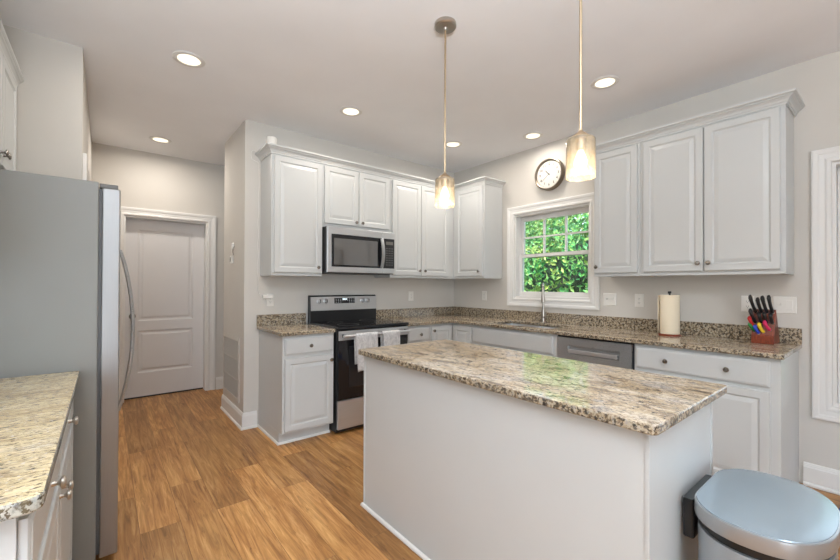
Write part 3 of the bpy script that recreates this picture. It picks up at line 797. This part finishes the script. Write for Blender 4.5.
# ------------------------------------------------------------------ island
t = thing('kitchen_island', (-2.09, -2.48, 0), 'white panelled kitchen island standing in the middle of the floor', 'kitchen island')
IX0, IX1, IY0, IY1 = -2.386, -1.815, -3.250, -1.711
mb = MB(); mb.box(IX0+.004, IX1, IY0+.004, IY1-.004, .001, BZ); mb.build('body', M['cab'], t)
for (a, b, c, d_) in ((IX0, IX0+.02, IY0, IY0+.004), ):
    pass
for yy, sg in ((IY0, 1), (IY1, -1)):
    mb = MB(); mb.prism([(IX0, yy), (IX0+.010, yy), (IX0+.010, yy+sg*.0038), (IX0+.0038, yy+sg*.0038), (IX0+.0038, yy+sg*.010), (IX0, yy+sg*.010)], lambda u, v, w: (u, v, w), .02, BZ)
    mb.build('corner_trim', M['cab'], t)
mb = MB(); mb.box(IX1+.0002, IX1+.0195, IY0, IY0+.045, .001, BZ); mb.box(IX1+.0002, IX1+.0195, IY1-.045, IY1, .001, BZ); mb.box(IX1+.0002, IX1+.0195, IY0+.045, IY1-.045, .001, .10); mb.build('face_frame', M['cab'], t)
mb = MB(); mb.sweep([(IX1-.02, IY0, .001), (IX0, IY0, .001), (IX0, IY1, .001), (IX1-.02, IY1, .001)], [(.0002, 0), (.012, 0), (.012, .008), (.008, .016), (.0002, .019)], side=-1); mb.build('shoe_molding', M['trim'], t)
fi = F_xpos(IX1)
w = (IY1-IY0-.11)/3
for k in range(3):
    a = IY0+.052+k*(w+.003); b = a+w-.003
    dr = panel_part('drawer', fi, a, b, .728, .860, SLAB, t); knob(fi, (a+b)/2, .793, dr)
    dr = panel_part('door', fi, a, b, .118, .700, DOOR, t); knob(fi, a+.03, .655, dr)
mb = MB(); rc = .022
def rrect(x0, x1, y0, y1, r, n=6):
    o = []
    for cx, cy, a0 in ((x1-r, y1-r, 0), (x0+r, y1-r, 90), (x0+r, y0+r, 180), (x1-r, y0+r, 270)):
        for k in range(n+1): a = R(a0+90*k/n); o.append((cx+r*math.cos(a), cy+r*math.sin(a)))
    return o
mb.prism(rrect(-2.416, -1.712, -3.278, -1.683, .022), lambda u, v, w: (u, v, w), CZ0, CZ1)
tag(mb.build('island_countertop', M['granite'], bevel=.005), 'large glossy beige granite slab on top of the island', 'countertop')

# ------------------------------------------------------------------ refrigerator
t = thing('refrigerator', (-3.9, -.97, 0), 'large grey sided stainless side by side refrigerator at the left', 'refrigerator')
FY0, FY1 = -1.425, -.52
box_part('body', XW+.02, -3.594, FY0, FY1, .03, 1.752, t, M['fridge_side'], .004)
box_part('base_grille', -3.60, -3.5935, FY0+.01, FY1-.01, .012, .055, t, M['black'], .001) if False else MB().box(-3.70, -3.60, FY0+.01, FY1-.01, .004, .029).build('base_grille', M['black'], t)
MB().box(-3.5938, -3.582, FY0+.008, FY1-.008, .075, 1.722).build('gasket', M['grey'], t)
for a, b, ny in ((FY0, -.974, -1.0), (-.966, FY1, -.94)):
    dr = MB().box(-3.5818, -3.516, a, b, .058, 1.728).build('door', M['fridge_door'], t, bevel=.006, seg=3)
    pts = []
    hx = -3.516
    for k in range(21):
        s = k/20; pts.append((hx+.004+.062*math.sin(PI*s)**.8, ny, .60+.88*s))
    mb = MB(); L = []
    for p in pts: L.append([mb.bm.verts.new((p[0]+q[0], p[1]+q[1], p[2])) for q in ((-.002, -.011), (.008, -.009), (.012, 0), (.008, .009), (-.002, .011), (-.004, 0))])
    for A, B in zip(L, L[1:]):
        for k in range(6): mb.bm.faces.new((A[k], A[(k+1) % 6], B[(k+1) % 6], B[k]))
    mb.bm.faces.new(L[0]); mb.bm.faces.new(L[-1][::-1]); mb.build('handle', M['steel_dark'], dr, smooth=True)
for hy_ in (FY0+.03, FY1-.03):
    mb = MB(); mb.box(-3.592, -3.525, hy_-.022, hy_+.022, 1.7285, 1.748); mb.build('hinge_cover', M['hinge'], t, bevel=.003)
for lx in (-4.2, -3.66):
    for ly in (FY0+.06, FY1-.06): MB().lathe((lx, ly, .0005), (0, 0, 1), [(.0001, 0), (.02, 0), (.02, .0285), (.0001, .0288)], 12).build('foot', M['black'], t) if lx < -4 else None

# cabinets over the refrigerator and left counter
fX = F_xpos(XW+.318)
t = thing('upper_cabinet', (-4.14, -.95, 1.86), 'two door white cabinet above the refrigerator', 'cabinet')
carcass(t, 'X', -1.438, YP-.002, .318, 1.845, UZ1, lip=0)
for u0, u1, k in ((-1.425, -.957, -.985), (-.949, -.560, -.918)):
    dr = panel_part('door', fX, u0, u1, 1.868, 2.408, DOOR, t); knob(fX, k, 1.922, dr)
t = thing('upper_cabinet', (-4.14, -2.0, UZ0), 'two door white wall cabinet over the left counter', 'cabinet')
carcass(t, 'X', -2.45, -1.438, .318, UZ0, UZ1)
for u0, u1, k in ((-2.435, -1.948, -1.975), (-1.940, -1.453, -1.913)):
    dr = panel_part('door', fX, u0, u1, 1.400, 2.408, DOOR, t); knob(fX, k, 1.452, dr)
crown([(XW+.318, YP-.003), (XW+.318, -2.45), (XW+.003, -2.45)], UZ1-.004, 'white crown moulding on the cabinets above the refrigerator', -1, .7)

# left base cabinets and top
fL = F_xpos(XW+.61)
def left_base(a, b, label, dk, kk):
    t = thing('base_cabinet', (-4.0, (a+b)/2, 0), label, 'cabinet')
    toe_body(t, 'X', a, b)
    dr = panel_part('drawer', fL, a+.012, b-.012, .728, .860, SLAB, t); knob(fL, dk, .785, dr, mat=M['nickel'])
    dr = panel_part('door', fL, a+.012, b-.012, .118, .700, DOOR, t); knob(fL, kk, .655, dr, mat=M['nickel'])
left_base(-2.07, -1.445, 'white base cabinet beside the refrigerator under the left granite counter', -1.765, -2.035)
left_base(-2.690, -2.07, 'white base cabinet nearest the camera under the left granite counter', -2.34, -2.105)
t = thing('countertop', (-3.97, -2.08, CZ0), 'cream speckled granite countertop in the left foreground beside the refrigerator', 'countertop')
mb = MB(); mb.prism([p for p in [(XW+.001, -1.438), (XW+.001, -2.728)]+[( -3.652-.03+.03*math.cos(R(a)), -2.728+.03+.03*math.sin(R(a))) for a in range(-90, 1, 15)]+[(-3.652, -1.438)]], lambda u, v, w: (u, v, w), CZ0, CZ1)
mb.build('slab', M['granite_cream'], t, bevel=.006)
box_part('backsplash', XW+.001, XW+.021, -2.728, -1.438, CZ1+.0003, 1.016, t, M['granite_cream'], .002)

# ------------------------------------------------------------------ trash can
TZ = .645
cxm, cyb = -2.015, -3.285
def dshape(w, dep, r, sc=1.0, n=10, bow=.11):
    """outline of a semi round can: flat back at y=0 going to -dep, corner radius r"""
    o = []
    hw = w/2
    pts = []
    for k in range(n+1): a = R(90-90*k/n); pts.append((hw-r+r*math.cos(a), -r+r*math.sin(a)))
    # round front: half superellipse
    for k in range(1, 2*n*2): a = PI*k/(2*n*2); pts.append((hw*math.copysign(abs(math.cos(a))**.8, math.cos(a)), -r-(dep-r)*math.sin(a)**.8))
    for k in range(n+1): a = R(180-90*k/n); pts.append((-hw+r+r*math.cos(a), -r+r*math.sin(a)))
    return [(x*sc, (y+dep/2)*sc-dep/2) for x, y in pts]
t = thing('trash_can', (cxm, cyb-.15, 0), 'semi round stainless step trash can with brushed lid by the island end', 'trash can')
def loft(levels, closed_top=True, closed_bot=True):
    mb = MB(); L = []
    for sc, z in levels: L.append([mb.bm.verts.new((cxm+x, cyb+y, z)) for x, y in dshape(.468, .305, .135, sc)])
    n = len(L[0])
    for A, B in zip(L, L[1:]):
        for k in range(n): mb.bm.faces.new((A[k], A[(k+1) % n], B[(k+1) % n], B[k]))
    if closed_top: mb.bm.faces.new(L[-1])
    if closed_bot: mb.bm.faces.new(L[0][::-1])
    return mb
loft([(.95, .022), (.95, .566), (.94, .570)]).build('body', M['steel_v'], t, smooth=True)
loft([(.962, .001), (.962, .0215)]).build('base_ring', M['black'], t, smooth=True)
loft([(.90, .5705), (.90, .600)]).build('liner_rim', M['black'], t, smooth=True)
lo = [(.98, .6005), (.995, .602), (1.0, .607), (1.0, .638), (.995, .643), (.98, .6445)]
mb = loft(lo, True, True)
ld = mb.build('lid', M['steel_v'], t, smooth=True, angle=50)
loft([(.972, .6447), (.968, .6475), (.95, .6485), (.75, .651), (.5, .653), (.25, .654), (.02, .654)], True, True).build('lid_top', M['lid'], ld, smooth=True)
mb = MB(); mb.prism(rrect(-2.135, -1.895, -3.284, -3.2535, .008), lambda u, v, w: (u, v, w), .50, .622); mb.build('hinge_box', M['black'], t, bevel=.003)
mb = MB(); mb.box(cxm-.07, cxm+.07, cyb-.34, cyb-.29, .012, .03); mb.build('pedal', M['steel'], t, bevel=.004)

# blue rug, mostly hidden behind the can
tag(MB().box(-.40, -.05, -4.2, -3.47, .0008, .012).build('rug', M['rug'], bevel=.003), 'blue rug on the wood floor behind the trash can', 'rug')

# ------------------------------------------------------------------ counter objects
px_, py_ = -.205, -2.583
t = thing('paper_towel_holder', (px_, py_, CZ1+.0005), 'cream paper towel roll on an upright dark holder on the counter', 'paper towel holder')
MB().lathe((px_, py_, CZ1+.0005), (0, 0, 1), [(.0001, 0), (.074, 0), (.074, .008), (.068, .013), (.0001, .0135)], 36).build('base', M['cherry'], t, smooth=True)
MB().lathe((px_, py_, CZ1+.014), (0, 0, 1), [(.0001, 0), (.007, 0), (.007, .306), (.012, .308), (.012, .322), (.010, .324), (.0001, .325)], 16).build('rod', M['black'], t, smooth=True)
o = MB().lathe((px_, py_, CZ1+.0145), (0, 0, 1), [(.021, 0), (.0645, 0), (.066, .003), (.066, .292), (.0645, .295), (.021, .295)], 48, True).build('paper_roll', M['paper'], t, smooth=True)
a0 = R(215); q0 = (px_+.0822*math.cos(a0)*-1, py_)
mb = MB(); 
L0, L1 = [], []
for k in range(10):
    s = k/9; a = R(100+25*s); rr_ = .0672+.014*s*s
    L0.append(mb.bm.verts.new((px_+rr_*math.cos(a), py_+rr_*math.sin(a), CZ1+.018))); L1.append(mb.bm.verts.new((px_+rr_*math.cos(a), py_+rr_*math.sin(a), CZ1+.306)))
for k in range(9): mb.bm.faces.new((L0[k], L0[k+1], L1[k+1], L1[k]))
sh = mb.build('loose_sheet', M['paper'], t, smooth=True); s = sh.modifiers.new('thickness', 'SOLIDIFY'); s.thickness = .0012; s.offset = 0

# knife block
bz = CZ1+.0005
t = thing('knife_block', (-.12, -3.125, bz), 'cherry wood knife block full of knives near the counter end', 'knife block')
prof = [(-.206, bz), (-.206, bz+.052), (-.198, bz+.058), (-.155, bz+.222), (-.140, bz+.226), (-.026, bz+.02), (-.026, bz)]
mb = MB(); mb.prism(prof, lambda x, z, w: (x, w, z), -3.182, -3.066); mb.build('block', M['cherry'], t, bevel=.003)
kd = Vector((-.55, .10, .83)).normalized()   # handle direction
side = Vector((0, 1, 0)); fr_ = kd.cross(side)
def knife(x, y, z, ln, w, mat, label, group, tilt=0.0, name='kitchen_knife'):
    dirv = (kd+Vector((0, tilt, 0))).normalized(); n = dirv.cross(side).normalized(); sd = n.cross(dirv).normalized()
    base = Vector((x, y, z))
    t = thing(name, base, label, 'knife', group)
    mb = MB(); L = []
    for s, ww, tt, bend in ((0, .42, .7, 0), (.05, .48, .85, 0), (.35, .42, .8, .004), (.7, .46, .85, .002), (.92, .62, 1.0, -.006), (1.0, .5, .7, -.010)):
        c = base+dirv*(ln*s+.001)+n*bend
        L.append([mb.bm.verts.new(c+n*math.cos(a)*w*ww+sd*math.sin(a)*.0115*tt) for a in [2*PI*k/10 for k in range(10)]])
    for A, B in zip(L, L[1:]):
        for k in range(10): mb.bm.faces.new((A[k], A[(k+1) % 10], B[(k+1) % 10], B[k]))
    mb.bm.faces.new(L[0][::-1]); mb.bm.faces.new(L[-1]); mb.build('handle', mat, t, smooth=True, angle=60)
    mb = MB(); c0 = base-dirv*.004; c1 = base+dirv*.0015
    mb.tube([c0, c1], w*.42, 8); mb.build('bolster', M['nickel'], t)
    return t
def surf(x):   # height of the sloped slot face above x
    a = (-.198, bz+.058); b = (-.155, bz+.222); return a[1]+(b[1]-a[1])*(x-a[0])/(b[0]-a[0])
BG = 'black handled knives in the upper slots of the knife block'
kb_ = M['black']
for (x, y, ln, w, lab, tl) in (
    (-.160, -3.082, .125, .030, 'longest black handled knife at the back left of the knife block', .05),
    (-.160, -3.112, .105, .028, 'black handled knife at the back of the block, left of its middle', .02),
    (-.160, -3.140, .120, .028, 'black handled knife at the back of the block, right of its middle', .03),
    (-.160, -3.167, .125, .026, 'black handled knife at the back right corner of the block', -.02),
    (-.178, -3.084, .100, .026, 'black handled knife in the second row, leftmost in the block', .10),
    (-.178, -3.114, .072, .024, 'short black handled knife in the second row near the middle left', .0),
    (-.178, -3.141, .074, .024, 'short black handled knife in the second row near the middle right', .0),
    (-.178, -3.168, .070, .024, 'short black handled knife in the second row at the right side', -.05)):
    knife(x, y, surf(x)+.002, ln, w, kb_, lab, BG, tl)
for (x, y, ln, w, col, nm, tl) in (
    (-.188, -3.082, .085, .024, (185, 40, 40), 'red', .18), (-.193, -3.084, .062, .024, (28, 120, 48), 'green', .34), (-.196, -3.104, .056, .023, (40, 70, 190), 'blue', .22),
    (-.194, -3.128, .066, .022, (236, 204, 50), 'yellow', .22), (-.190, -3.158, .068, .022, (214, 44, 96), 'pink', .26)):
    cm = paint(nm+'_knife_plastic', srgb(*col), .35, .03, 0)
    knife(x, y, surf(x)+.002, ln, w, cm, nm+' handled paring knife in the front of the knife block', 'coloured paring knives in the block', tl, 'paring_knife')

# ------------------------------------------------------------------ wall plates
def plate(name, mp, u, z, w, h, label, cat, kinds):
    c = mp(u, z, 0); t = thing(name, c, label, cat)
    MB().rings(mp, u-w/2, u+w/2, z-h/2, z+h/2, [(0, .003), (.004, .006)], .0004).build('plate', M['plate'], t)
    n = len(kinds)
    for i, k in enumerate(kinds):
        uc = u+(i-(n-1)/2)*.046
        if k == 'r':
            MB().rings(mp, uc-.0165, uc+.0165, z-.033, z+.033, [(0, .0085), (.002, .0095)], .0062).build('rocker', M['plate'], t)
        elif k == 't':
            s = MB().rings(mp, uc-.0055, uc+.0055, z-.012, z+.012, [(0, .0075)], .0062).build('toggle_slot', M['grey'], t) if False else None
            MB().rings(mp, uc-.0045, uc+.0045, z-.002, z+.012, [(0, .016), (.001, .018)], .0062).build('toggle', M['plate'], t)
        else:
            s = MB().rings(mp, uc-.0165, uc+.0165, z-.033, z+.033, [(0, .0070), (.001, .0075)], .0062).build('socket', M['plate'], t)
            mb = MB()
            for zz in (z-.018, z+.018):
                for du in (-.006, .006): mb.rings(mp, uc+du-.001, uc+du+.001, zz-.004, zz+.005, [(0, .0079)], .0076)
                mb.rings(mp, uc-.002, uc+.002, zz-.011, zz-.007, [(0, .0079)], .0076)
            mb.build('slots', M['grey'], s)
    return t
wr = F_xneg(0); wb = F_yneg(0)
plate('light_switch', wr, -2.033, 1.170, .116, .114, 'white two gang switch plate just right of the window', 'light switch', 'tt')
plate('wall_outlet', wr, -2.285, 1.168, .072, .114, 'white outlet plate left of the paper towel roll', 'outlet', 'o')
plate('wall_outlet', wr, -.530, 1.168, .072, .114, 'white outlet plate between the corner and the window', 'outlet', 'o')
plate('wall_outlet', wr, -3.010, 1.168, .072, .114, 'white outlet plate on the wall behind the knives', 'outlet', 'o')
plate('light_switch', wr, -3.205, 1.168, .116, .114, 'white two gang plate with a switch and socket at the right of the knife block', 'light switch', 'rt')
plate('wall_outlet', wb, -.715, 1.163, .072, .114, 'white outlet plate on the wall right of the stove', 'outlet', 'o')
plate('wall_outlet', wb, -2.375, 1.150, .072, .114, 'white outlet left of the stove with an adapter plugged in', 'outlet', 'o')
t = thing('power_adapter', (-2.40, -.03, 1.18), 'white power adapter plugged into the outlet left of the stove', 'adapter')
MB().box(-2.452, -2.358, -.040, -.0095, 1.165, 1.198).build('body', M['plate'], t, bevel=.005)
cord = [(-2.452, -.020, 1.182), (-2.466, -.016, 1.192), (-2.480, -.012, 1.225), (-2.492, -.010, 1.29), (-2.488, -.010, 1.36), (-2.496, -.010, 1.45), (-2.486, -.010, 1.56), (-2.494, -.010, 1.66), (-2.484, -.010, 1.75),
        (-2.492, -.010, 1.86), (-2.484, -.010, 1.96), (-2.490, -.010, 2.08), (-2.482, -.010, 2.2), (-2.486, -.010, 2.35), (-2.491, -.010, 2.405), (-2.548, -.010, 2.43), (-2.548, -.010, 2.50), (-2.50, -.03, 2.502), (-2.45, -.10, 2.4955), (-2.43, -.152, 2.4945)]
# smooth the cord
def smooth_path(P, n=6):
    P = [Vector(p) for p in P]; out = []
    for i in range(len(P)-1):
        p0, p1, p2, p3 = P[max(0, i-1)], P[i], P[i+1], P[min(len(P)-1, i+2)]
        for k in range(n):
            s = k/n; out.append(.5*((2*p1)+(-p0+p2)*s+(2*p0-5*p1+4*p2-p3)*s*s+(-p0+3*p1-3*p2+p3)*s**3))
    out.append(P[-1]); return out
MB().tube(smooth_path(cord), .0022, 6).build('cord', M['plate'], t, smooth=True)
t = thing('wifi_router', (-2.435, -.20, UZ1), 'small white cylindrical device standing on top of the cabinets', 'router')
MB().lathe((-2.435, -.20, UZ1+.0005), (0, 0, 1), [(.0001, 0), (.042, 0), (.044, .004), (.044, .160), (.040, .166), (.0001, .167)], 32).build('body', M['plate'], t, smooth=True)
MB().lathe((-2.435, -.20, UZ1+.1678), (0, 0, 1), [(.0001, 0), (.030, 0), (.030, .001), (.0001, .0012)], 32).build('top_cap', M['trim'], t, smooth=True)

# return-air grille on the wall end
fg = F_xneg(XS)
t = thing('air_vent', (XS-.003, .43, .50), 'tall white return air grille low on the wall end by the hall', 'air vent')
GU0, GU1, GZ0, GZ1 = .125, .735, .205, .792
mb = MB()
for u0, u1, z0, z1 in ((GU0, GU0+.03, GZ0, GZ1), (GU1-.03, GU1, GZ0, GZ1), (GU0+.03, GU1-.03, GZ0, GZ0+.03), (GU0+.03, GU1-.03, GZ1-.03, GZ1)): mb.box(XS-.010, XS-.0005, u0, u1, z0, z1)
mb.build('frame', M['wall'], t, bevel=.001)
MB().box(XS-.003, XS-.0005, GU0+.03, GU1-.03, GZ0+.03, GZ1-.03).build('backing', M['wall'], t)
mb = MB(); n = 38
for k in range(n):
    y = GU0+.036+(GU1-GU0-.072)*k/(n-1); mb.prism([(XS-.0095, y-.001), (XS-.0032, y+.005), (XS-.0032, y+.0075), (XS-.0095, y+.0035)], lambda a, b, w: (a, b, w), GZ0+.031, GZ1-.031)
for z in (GZ0+.2, GZ1-.2): mb.box(XS-.0098, XS-.0090, GU0+.031, GU1-.031, z-.003, z+.003)
mb.build('louvres', M['wall'], t)

# little wall device
t = thing('wall_sensor', (XS-.004, .37, 1.55), 'small white two piece wall device with a hanging hook on the wall end', 'wall device')
MB().rings(fg, .365, .415, 1.635, 1.695, [(0, .012), (.006, .018)], .0004).build('upper_box', M['plate'], t, bevel=.002)
MB().rings(fg, .385, .440, 1.50, 1.575, [(0, .014), (.005, .020)], .0004).build('lower_box', M['plate'], t, bevel=.002)
MB().rings(fg, .408, .432, 1.515, 1.558, [(0, .0206)], .0202).build('lower_screen', M['grey'], t)
MB().tube(smooth_path([(XS-.014, .385, 1.634), (XS-.016, .372, 1.61), (XS-.016, .366, 1.58), (XS-.010, .372, 1.55), (XS-.010, .384, 1.53)]), .003, 8).build('cable', M['plate'], t, smooth=True)
MB().tube(smooth_path([(XS-.006, .33, 1.66), (XS-.02, .325, 1.63), (XS-.022, .32, 1.60), (XS-.012, .318, 1.575)]), .0025, 8).build('hook', M['knob'], t, smooth=True)

# ------------------------------------------------------------------ clock
cy_, cz_, cr = -1.432, 2.437, .163
t = thing('wall_clock', (-.001, cy_, cz_), 'round bronze rimmed wall clock with white dial above the window', 'clock')
MB().lathe((-.001, cy_, cz_), (-1, 0, 0), [(.0001, 0), (cr-.010, 0), (cr, .006), (cr, .048), (cr-.004, .056), (cr-.012, .058), (cr-.020, .052), (cr-.022, .036), (.0001, .036)], 64).build('rim', M['clockrim'], t, smooth=True)
fc = MB().lathe((-.0374, cy_, cz_), (-1, 0, 0), [(.0001, 0), (cr-.0225, 0), (cr-.0225, .0012), (.0001, .0012)], 64).build('dial', M['face'], t)
xq = -.0392
mb = MB()
for k in range(60):
    a = 2*PI*k/60; r0, r1 = (.128, .135) if k % 5 else (.126, .135); wd = .0007 if k % 5 else .0014
    d_ = Vector((0, -math.sin(a), math.cos(a))); s_ = Vector((0, math.cos(a), math.sin(a)))
    c = Vector((xq, cy_, cz_)); mb.bm.faces.new([mb.bm.verts.new(c+d_*r+s_*w_) for r, w_ in ((r0, -wd), (r0, wd), (r1, wd), (r1, -wd))])
mb.build('minute_marks', M['print'], t)
bmn = bmesh.new()
for n in range(1, 13):
    cu = bpy.data.curves.new('numeral', 'FONT'); cu.body = str(n); cu.size = .036; cu.align_x = 'CENTER'; cu.align_y = 'CENTER'; cu.extrude = .0003; cu.offset = .0006
    ob = bpy.data.objects.new('numeral', cu); COL.objects.link(ob)
    dg = bpy.context.evaluated_depsgraph_get(); me = bpy.data.meshes.new_from_object(ob.evaluated_get(dg))
    a = 2*PI*n/12; rr_ = .105
    M4 = Matrix(((0, 0, -1, xq-.0002), (-1, 0, 0, cy_-math.sin(a)*rr_), (0, 1, 0, cz_+math.cos(a)*rr_), (0, 0, 0, 1)))
    me.transform(M4); bmn.from_mesh(me); bpy.data.objects.remove(ob); bpy.data.curves.remove(cu)
me = bpy.data.meshes.new('numerals'); off = Vector(t.location); bmesh.ops.translate(bmn, verts=bmn.verts, vec=-off); bmn.to_mesh(me); bmn.free(); me.materials.append(M['print'])
o = bpy.data.objects.new('numerals', me); COL.objects.link(o); o.parent = t
def hand(name, ang, ln, wd, x, tail=.018):
    a = R(ang); d_ = Vector((0, -math.sin(a), math.cos(a))); s_ = Vector((0, math.cos(a), math.sin(a))); c = Vector((x, cy_, cz_)); mb = MB()
    for xx in (0, -.001): pass
    A = [mb.bm.verts.new(c+d_*r+s_*w_) for r, w_ in ((-tail, -wd*.7), (-tail, wd*.7), (ln*.8, wd), (ln, wd*.4), (ln, -wd*.4), (ln*.8, -wd))]
    B = [mb.bm.verts.new(v.co+Vector((-.001, 0, 0))) for v in A]; n = len(A)
    mb.bm.faces.new(A); mb.bm.faces.new(B[::-1])
    for k in range(n): mb.bm.faces.new((A[k], B[k], B[(k+1) % n], A[(k+1) % n]))
    return mb.build(name, M['print'], t)
hand('hour_hand', 318, .062, .0042, -.0425); hand('minute_hand', 231, .108, .0022, -.0445)
MB().lathe((-.0395, cy_, cz_), (-1, 0, 0), [(.0001, 0), (.006, 0), (.006, .007), (.0001, .0075)], 20).build('hand_hub', M['print'], t, smooth=True)

# ------------------------------------------------------------------ recessed lights
def can(x, y, label):
    t = thing('recessed_light', (x, y, H), label, 'ceiling light', 'recessed ceiling lights')
    return t
c0 = can(0, 0, 'x'); c0.location = (0, 0, H)
MB().lathe((0, 0, H-.0006), (0, 0, -1), [(.066, 0), (.094, 0), (.096, .002), (.092, .006), (.072, .009), (.066, .006)], 40, True).build('trim_ring', M['trim'], c0, smooth=True)
MB().lathe((0, 0, H-.0006), (0, 0, -1), [(.0001, 0), (.0655, 0), (.0655, .0035), (.0001, .0040)], 40).build('lens', M['lens'], c0, smooth=True)
CANS = [(-3.152, -.753, 'recessed ceiling light nearest the refrigerator'), (-3.140, 1.069, 'recessed ceiling light in the hall before the white door'),
        (-1.953, -.754, 'recessed ceiling light in front of the stove cabinets'), (-.746, -.750, 'recessed ceiling light near the room corner behind the left pendant'),
        (-.299, -1.420, 'recessed ceiling light close to the wall above the clock'), (-.757, -2.349, 'recessed ceiling light before the right hand wall cabinets')]
def lamp_at(x, y, root, k=1):
    l = bpy.data.lights.new('can_lamp', 'AREA'); l.shape = 'DISK'; l.size = .12; l.energy = CAN_POWER*k; l.color = (1, .93, .85); l.spread = R(175)
    lo_ = bpy.data.objects.new('can_lamp', l); COL.objects.link(lo_); lo_.location = (x, y, H-.012)
for i, (x, y, lab) in enumerate(CANS):
    o = c0 if i == 0 else copy_tree(c0)
    o.location = (x, y, H); o['label'] = lab; lamp_at(x, y, o, (2.0, 2.5, 1.4, 2.0, 1.2, .3)[i])
HALL = 2.6

# ------------------------------------------------------------------ pendants
def pendant(x, y, label, dz=0):
    t = thing('pendant_light', (x, y, 1.72), label, 'pendant light', 'pendant lights over the island')
    z0, z1 = 1.724+dz, 1.880+dz
    MB().lathe((x, y, H-.0006), (0, 0, -1), [(.0001, 0), (.060, 0), (.062, .004), (.062, .020), (.056, .026), (.014, .028), (.010, .040), (.0001, .041)], 40).build('canopy', M['nickel'], t, smooth=True)
    MB().tube([(x, y, H-.036), (x, y, z1+.035)], .0058, 14).build('rod', M['bronze'], t, smooth=True)
    MB().lathe((x, y, z1+.034), (0, 0, -1), [(.0001, 0), (.008, 0), (.012, .006), (.030, .020), (.034, .028), (.034, .0335), (.0001, .0336)], 32).build('cap', M['bronze'], t, smooth=True)
    MB().lathe((x, y, z1-.0015), (0, 0, -1), [(.0001, 0), (.021, 0), (.021, .035), (.017, .045), (.0001, .0452)], 24).build('socket', M['bronze'], t, smooth=True)
    r = .0555
    MB().lathe((x, y, 0), (0, 0, 1), [(.022, z1), (r-.004, z1), (r, z1-.005), (r, z0), (r-.0035, z0), (r-.0035, z1-.008), (.022, z1-.0035)], 48, True).build('glass_shade', M['seeded'], t, smooth=True)
    MB().lathe((x, y, z1-.047), (0, 0, -1), [(.0001, -.0005), (.010, 0), (.012, .008), (.021, .030), (.025, .046), (.021, .062), (.010, .072), (.0001, .074)], 24).build('bulb', M['bulb'], t, smooth=True)
    l = bpy.data.lights.new('pendant_lamp', 'POINT'); l.energy = PENDANT_POWER; l.color = (1, .78, .52); l.shadow_soft_size = .03
    lo_ = bpy.data.objects.new('pendant_lamp', l); COL.objects.link(lo_); lo_.location = (x, y, z0-.02)
    return t
pendant(-2.084, -2.078, 'far pendant light with glass cylinder shade, left of the clock, its canopy in view', .012)
pendant(-2.093, -2.889, 'near pendant light with larger looking glass cylinder shade beside the clock')

# ------------------------------------------------------------------ outdoors
tag(MB().box(.30, 16, -14, 16, -.5, -.35).build('lawn', M['grass']), kind='structure')
def tree(x, y, rx, h, n, label, seed):
    rnd = random.Random(seed)
    t = thing('leafy_tree', (x, y, -.35), label, 'tree', None)
    MB().tube([(x, y, -.349), (x+.05, y, .6), (x-.03, y+.05, 2.0), (x, y, h*.75)], [.14, .11, .08, .03], 10).build('trunk', M['bark'], t, smooth=True)
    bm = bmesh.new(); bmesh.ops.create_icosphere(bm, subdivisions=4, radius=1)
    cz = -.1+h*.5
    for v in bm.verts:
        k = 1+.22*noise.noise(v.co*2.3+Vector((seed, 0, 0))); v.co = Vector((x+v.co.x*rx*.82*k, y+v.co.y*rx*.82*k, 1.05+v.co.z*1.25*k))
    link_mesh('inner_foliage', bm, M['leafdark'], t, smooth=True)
    vs, fs = [], []
    for i in range(n):
        u = rnd.uniform(-1, 1); a = rnd.uniform(0, 2*PI); q_ = math.sqrt(1-u*u); dv_ = Vector((q_*math.cos(a), q_*math.sin(a), u))
        k = (1+.22*noise.noise(dv_*2.3+Vector((seed, 0, 0))))*rnd.uniform(.80, 1.12)*(1+.10*noise.noise(dv_*7))
        c = Vector((x+dv_.x*rx*k, y+dv_.y*rx*k, cz+dv_.z*h*.52*k))
        ax = (dv_+Vector((rnd.gauss(0, .6), rnd.gauss(0, .6), rnd.gauss(0, .6)))).normalized()
        l = ax.cross(Vector((rnd.gauss(0, 1), rnd.gauss(0, 1), rnd.gauss(0, 1)))).normalized(); w_ = ax.cross(l)
        L_ = rnd.uniform(.05, .085); Wd = L_*.42; b = len(vs)
        vs += [c-l*L_, c+w_*Wd+ax*.01, c+l*L_, c-w_*Wd+ax*.01, c-ax*.01]
        fs += [(b, b+1, b+4), (b+1, b+2, b+4), (b+2, b+3, b+4), (b+3, b, b+4)]
    off = Vector(t.location); me = bpy.data.meshes.new('foliage'); me.from_pydata([v-off for v in vs], [], fs); me.materials.append(M['leaf'])
    o = bpy.data.objects.new('foliage', me); COL.objects.link(o); o.parent = t
tree(5.2, .7, 1.9, 3.45, 13000, 'leafy green tree outside, filling the right half of the kitchen window', 1)
tree(5.7, 3.8, 1.8, 3.6, 13000, 'yellowish green tree outside at the left side of the kitchen window', 2)
tree(6.3, -3.0, 1.7, 4.2, 6000, 'leafy green tree outside to the right of the kitchen window view', 3)
tree(9.8, 2.4, 2.2, 3.9, 8000, 'taller tree standing behind the two trees at the kitchen window', 4)
tree(6.8, 7.6, 1.8, 4.4, 5000, 'leafy tree outside far left beyond the kitchen window', 5)
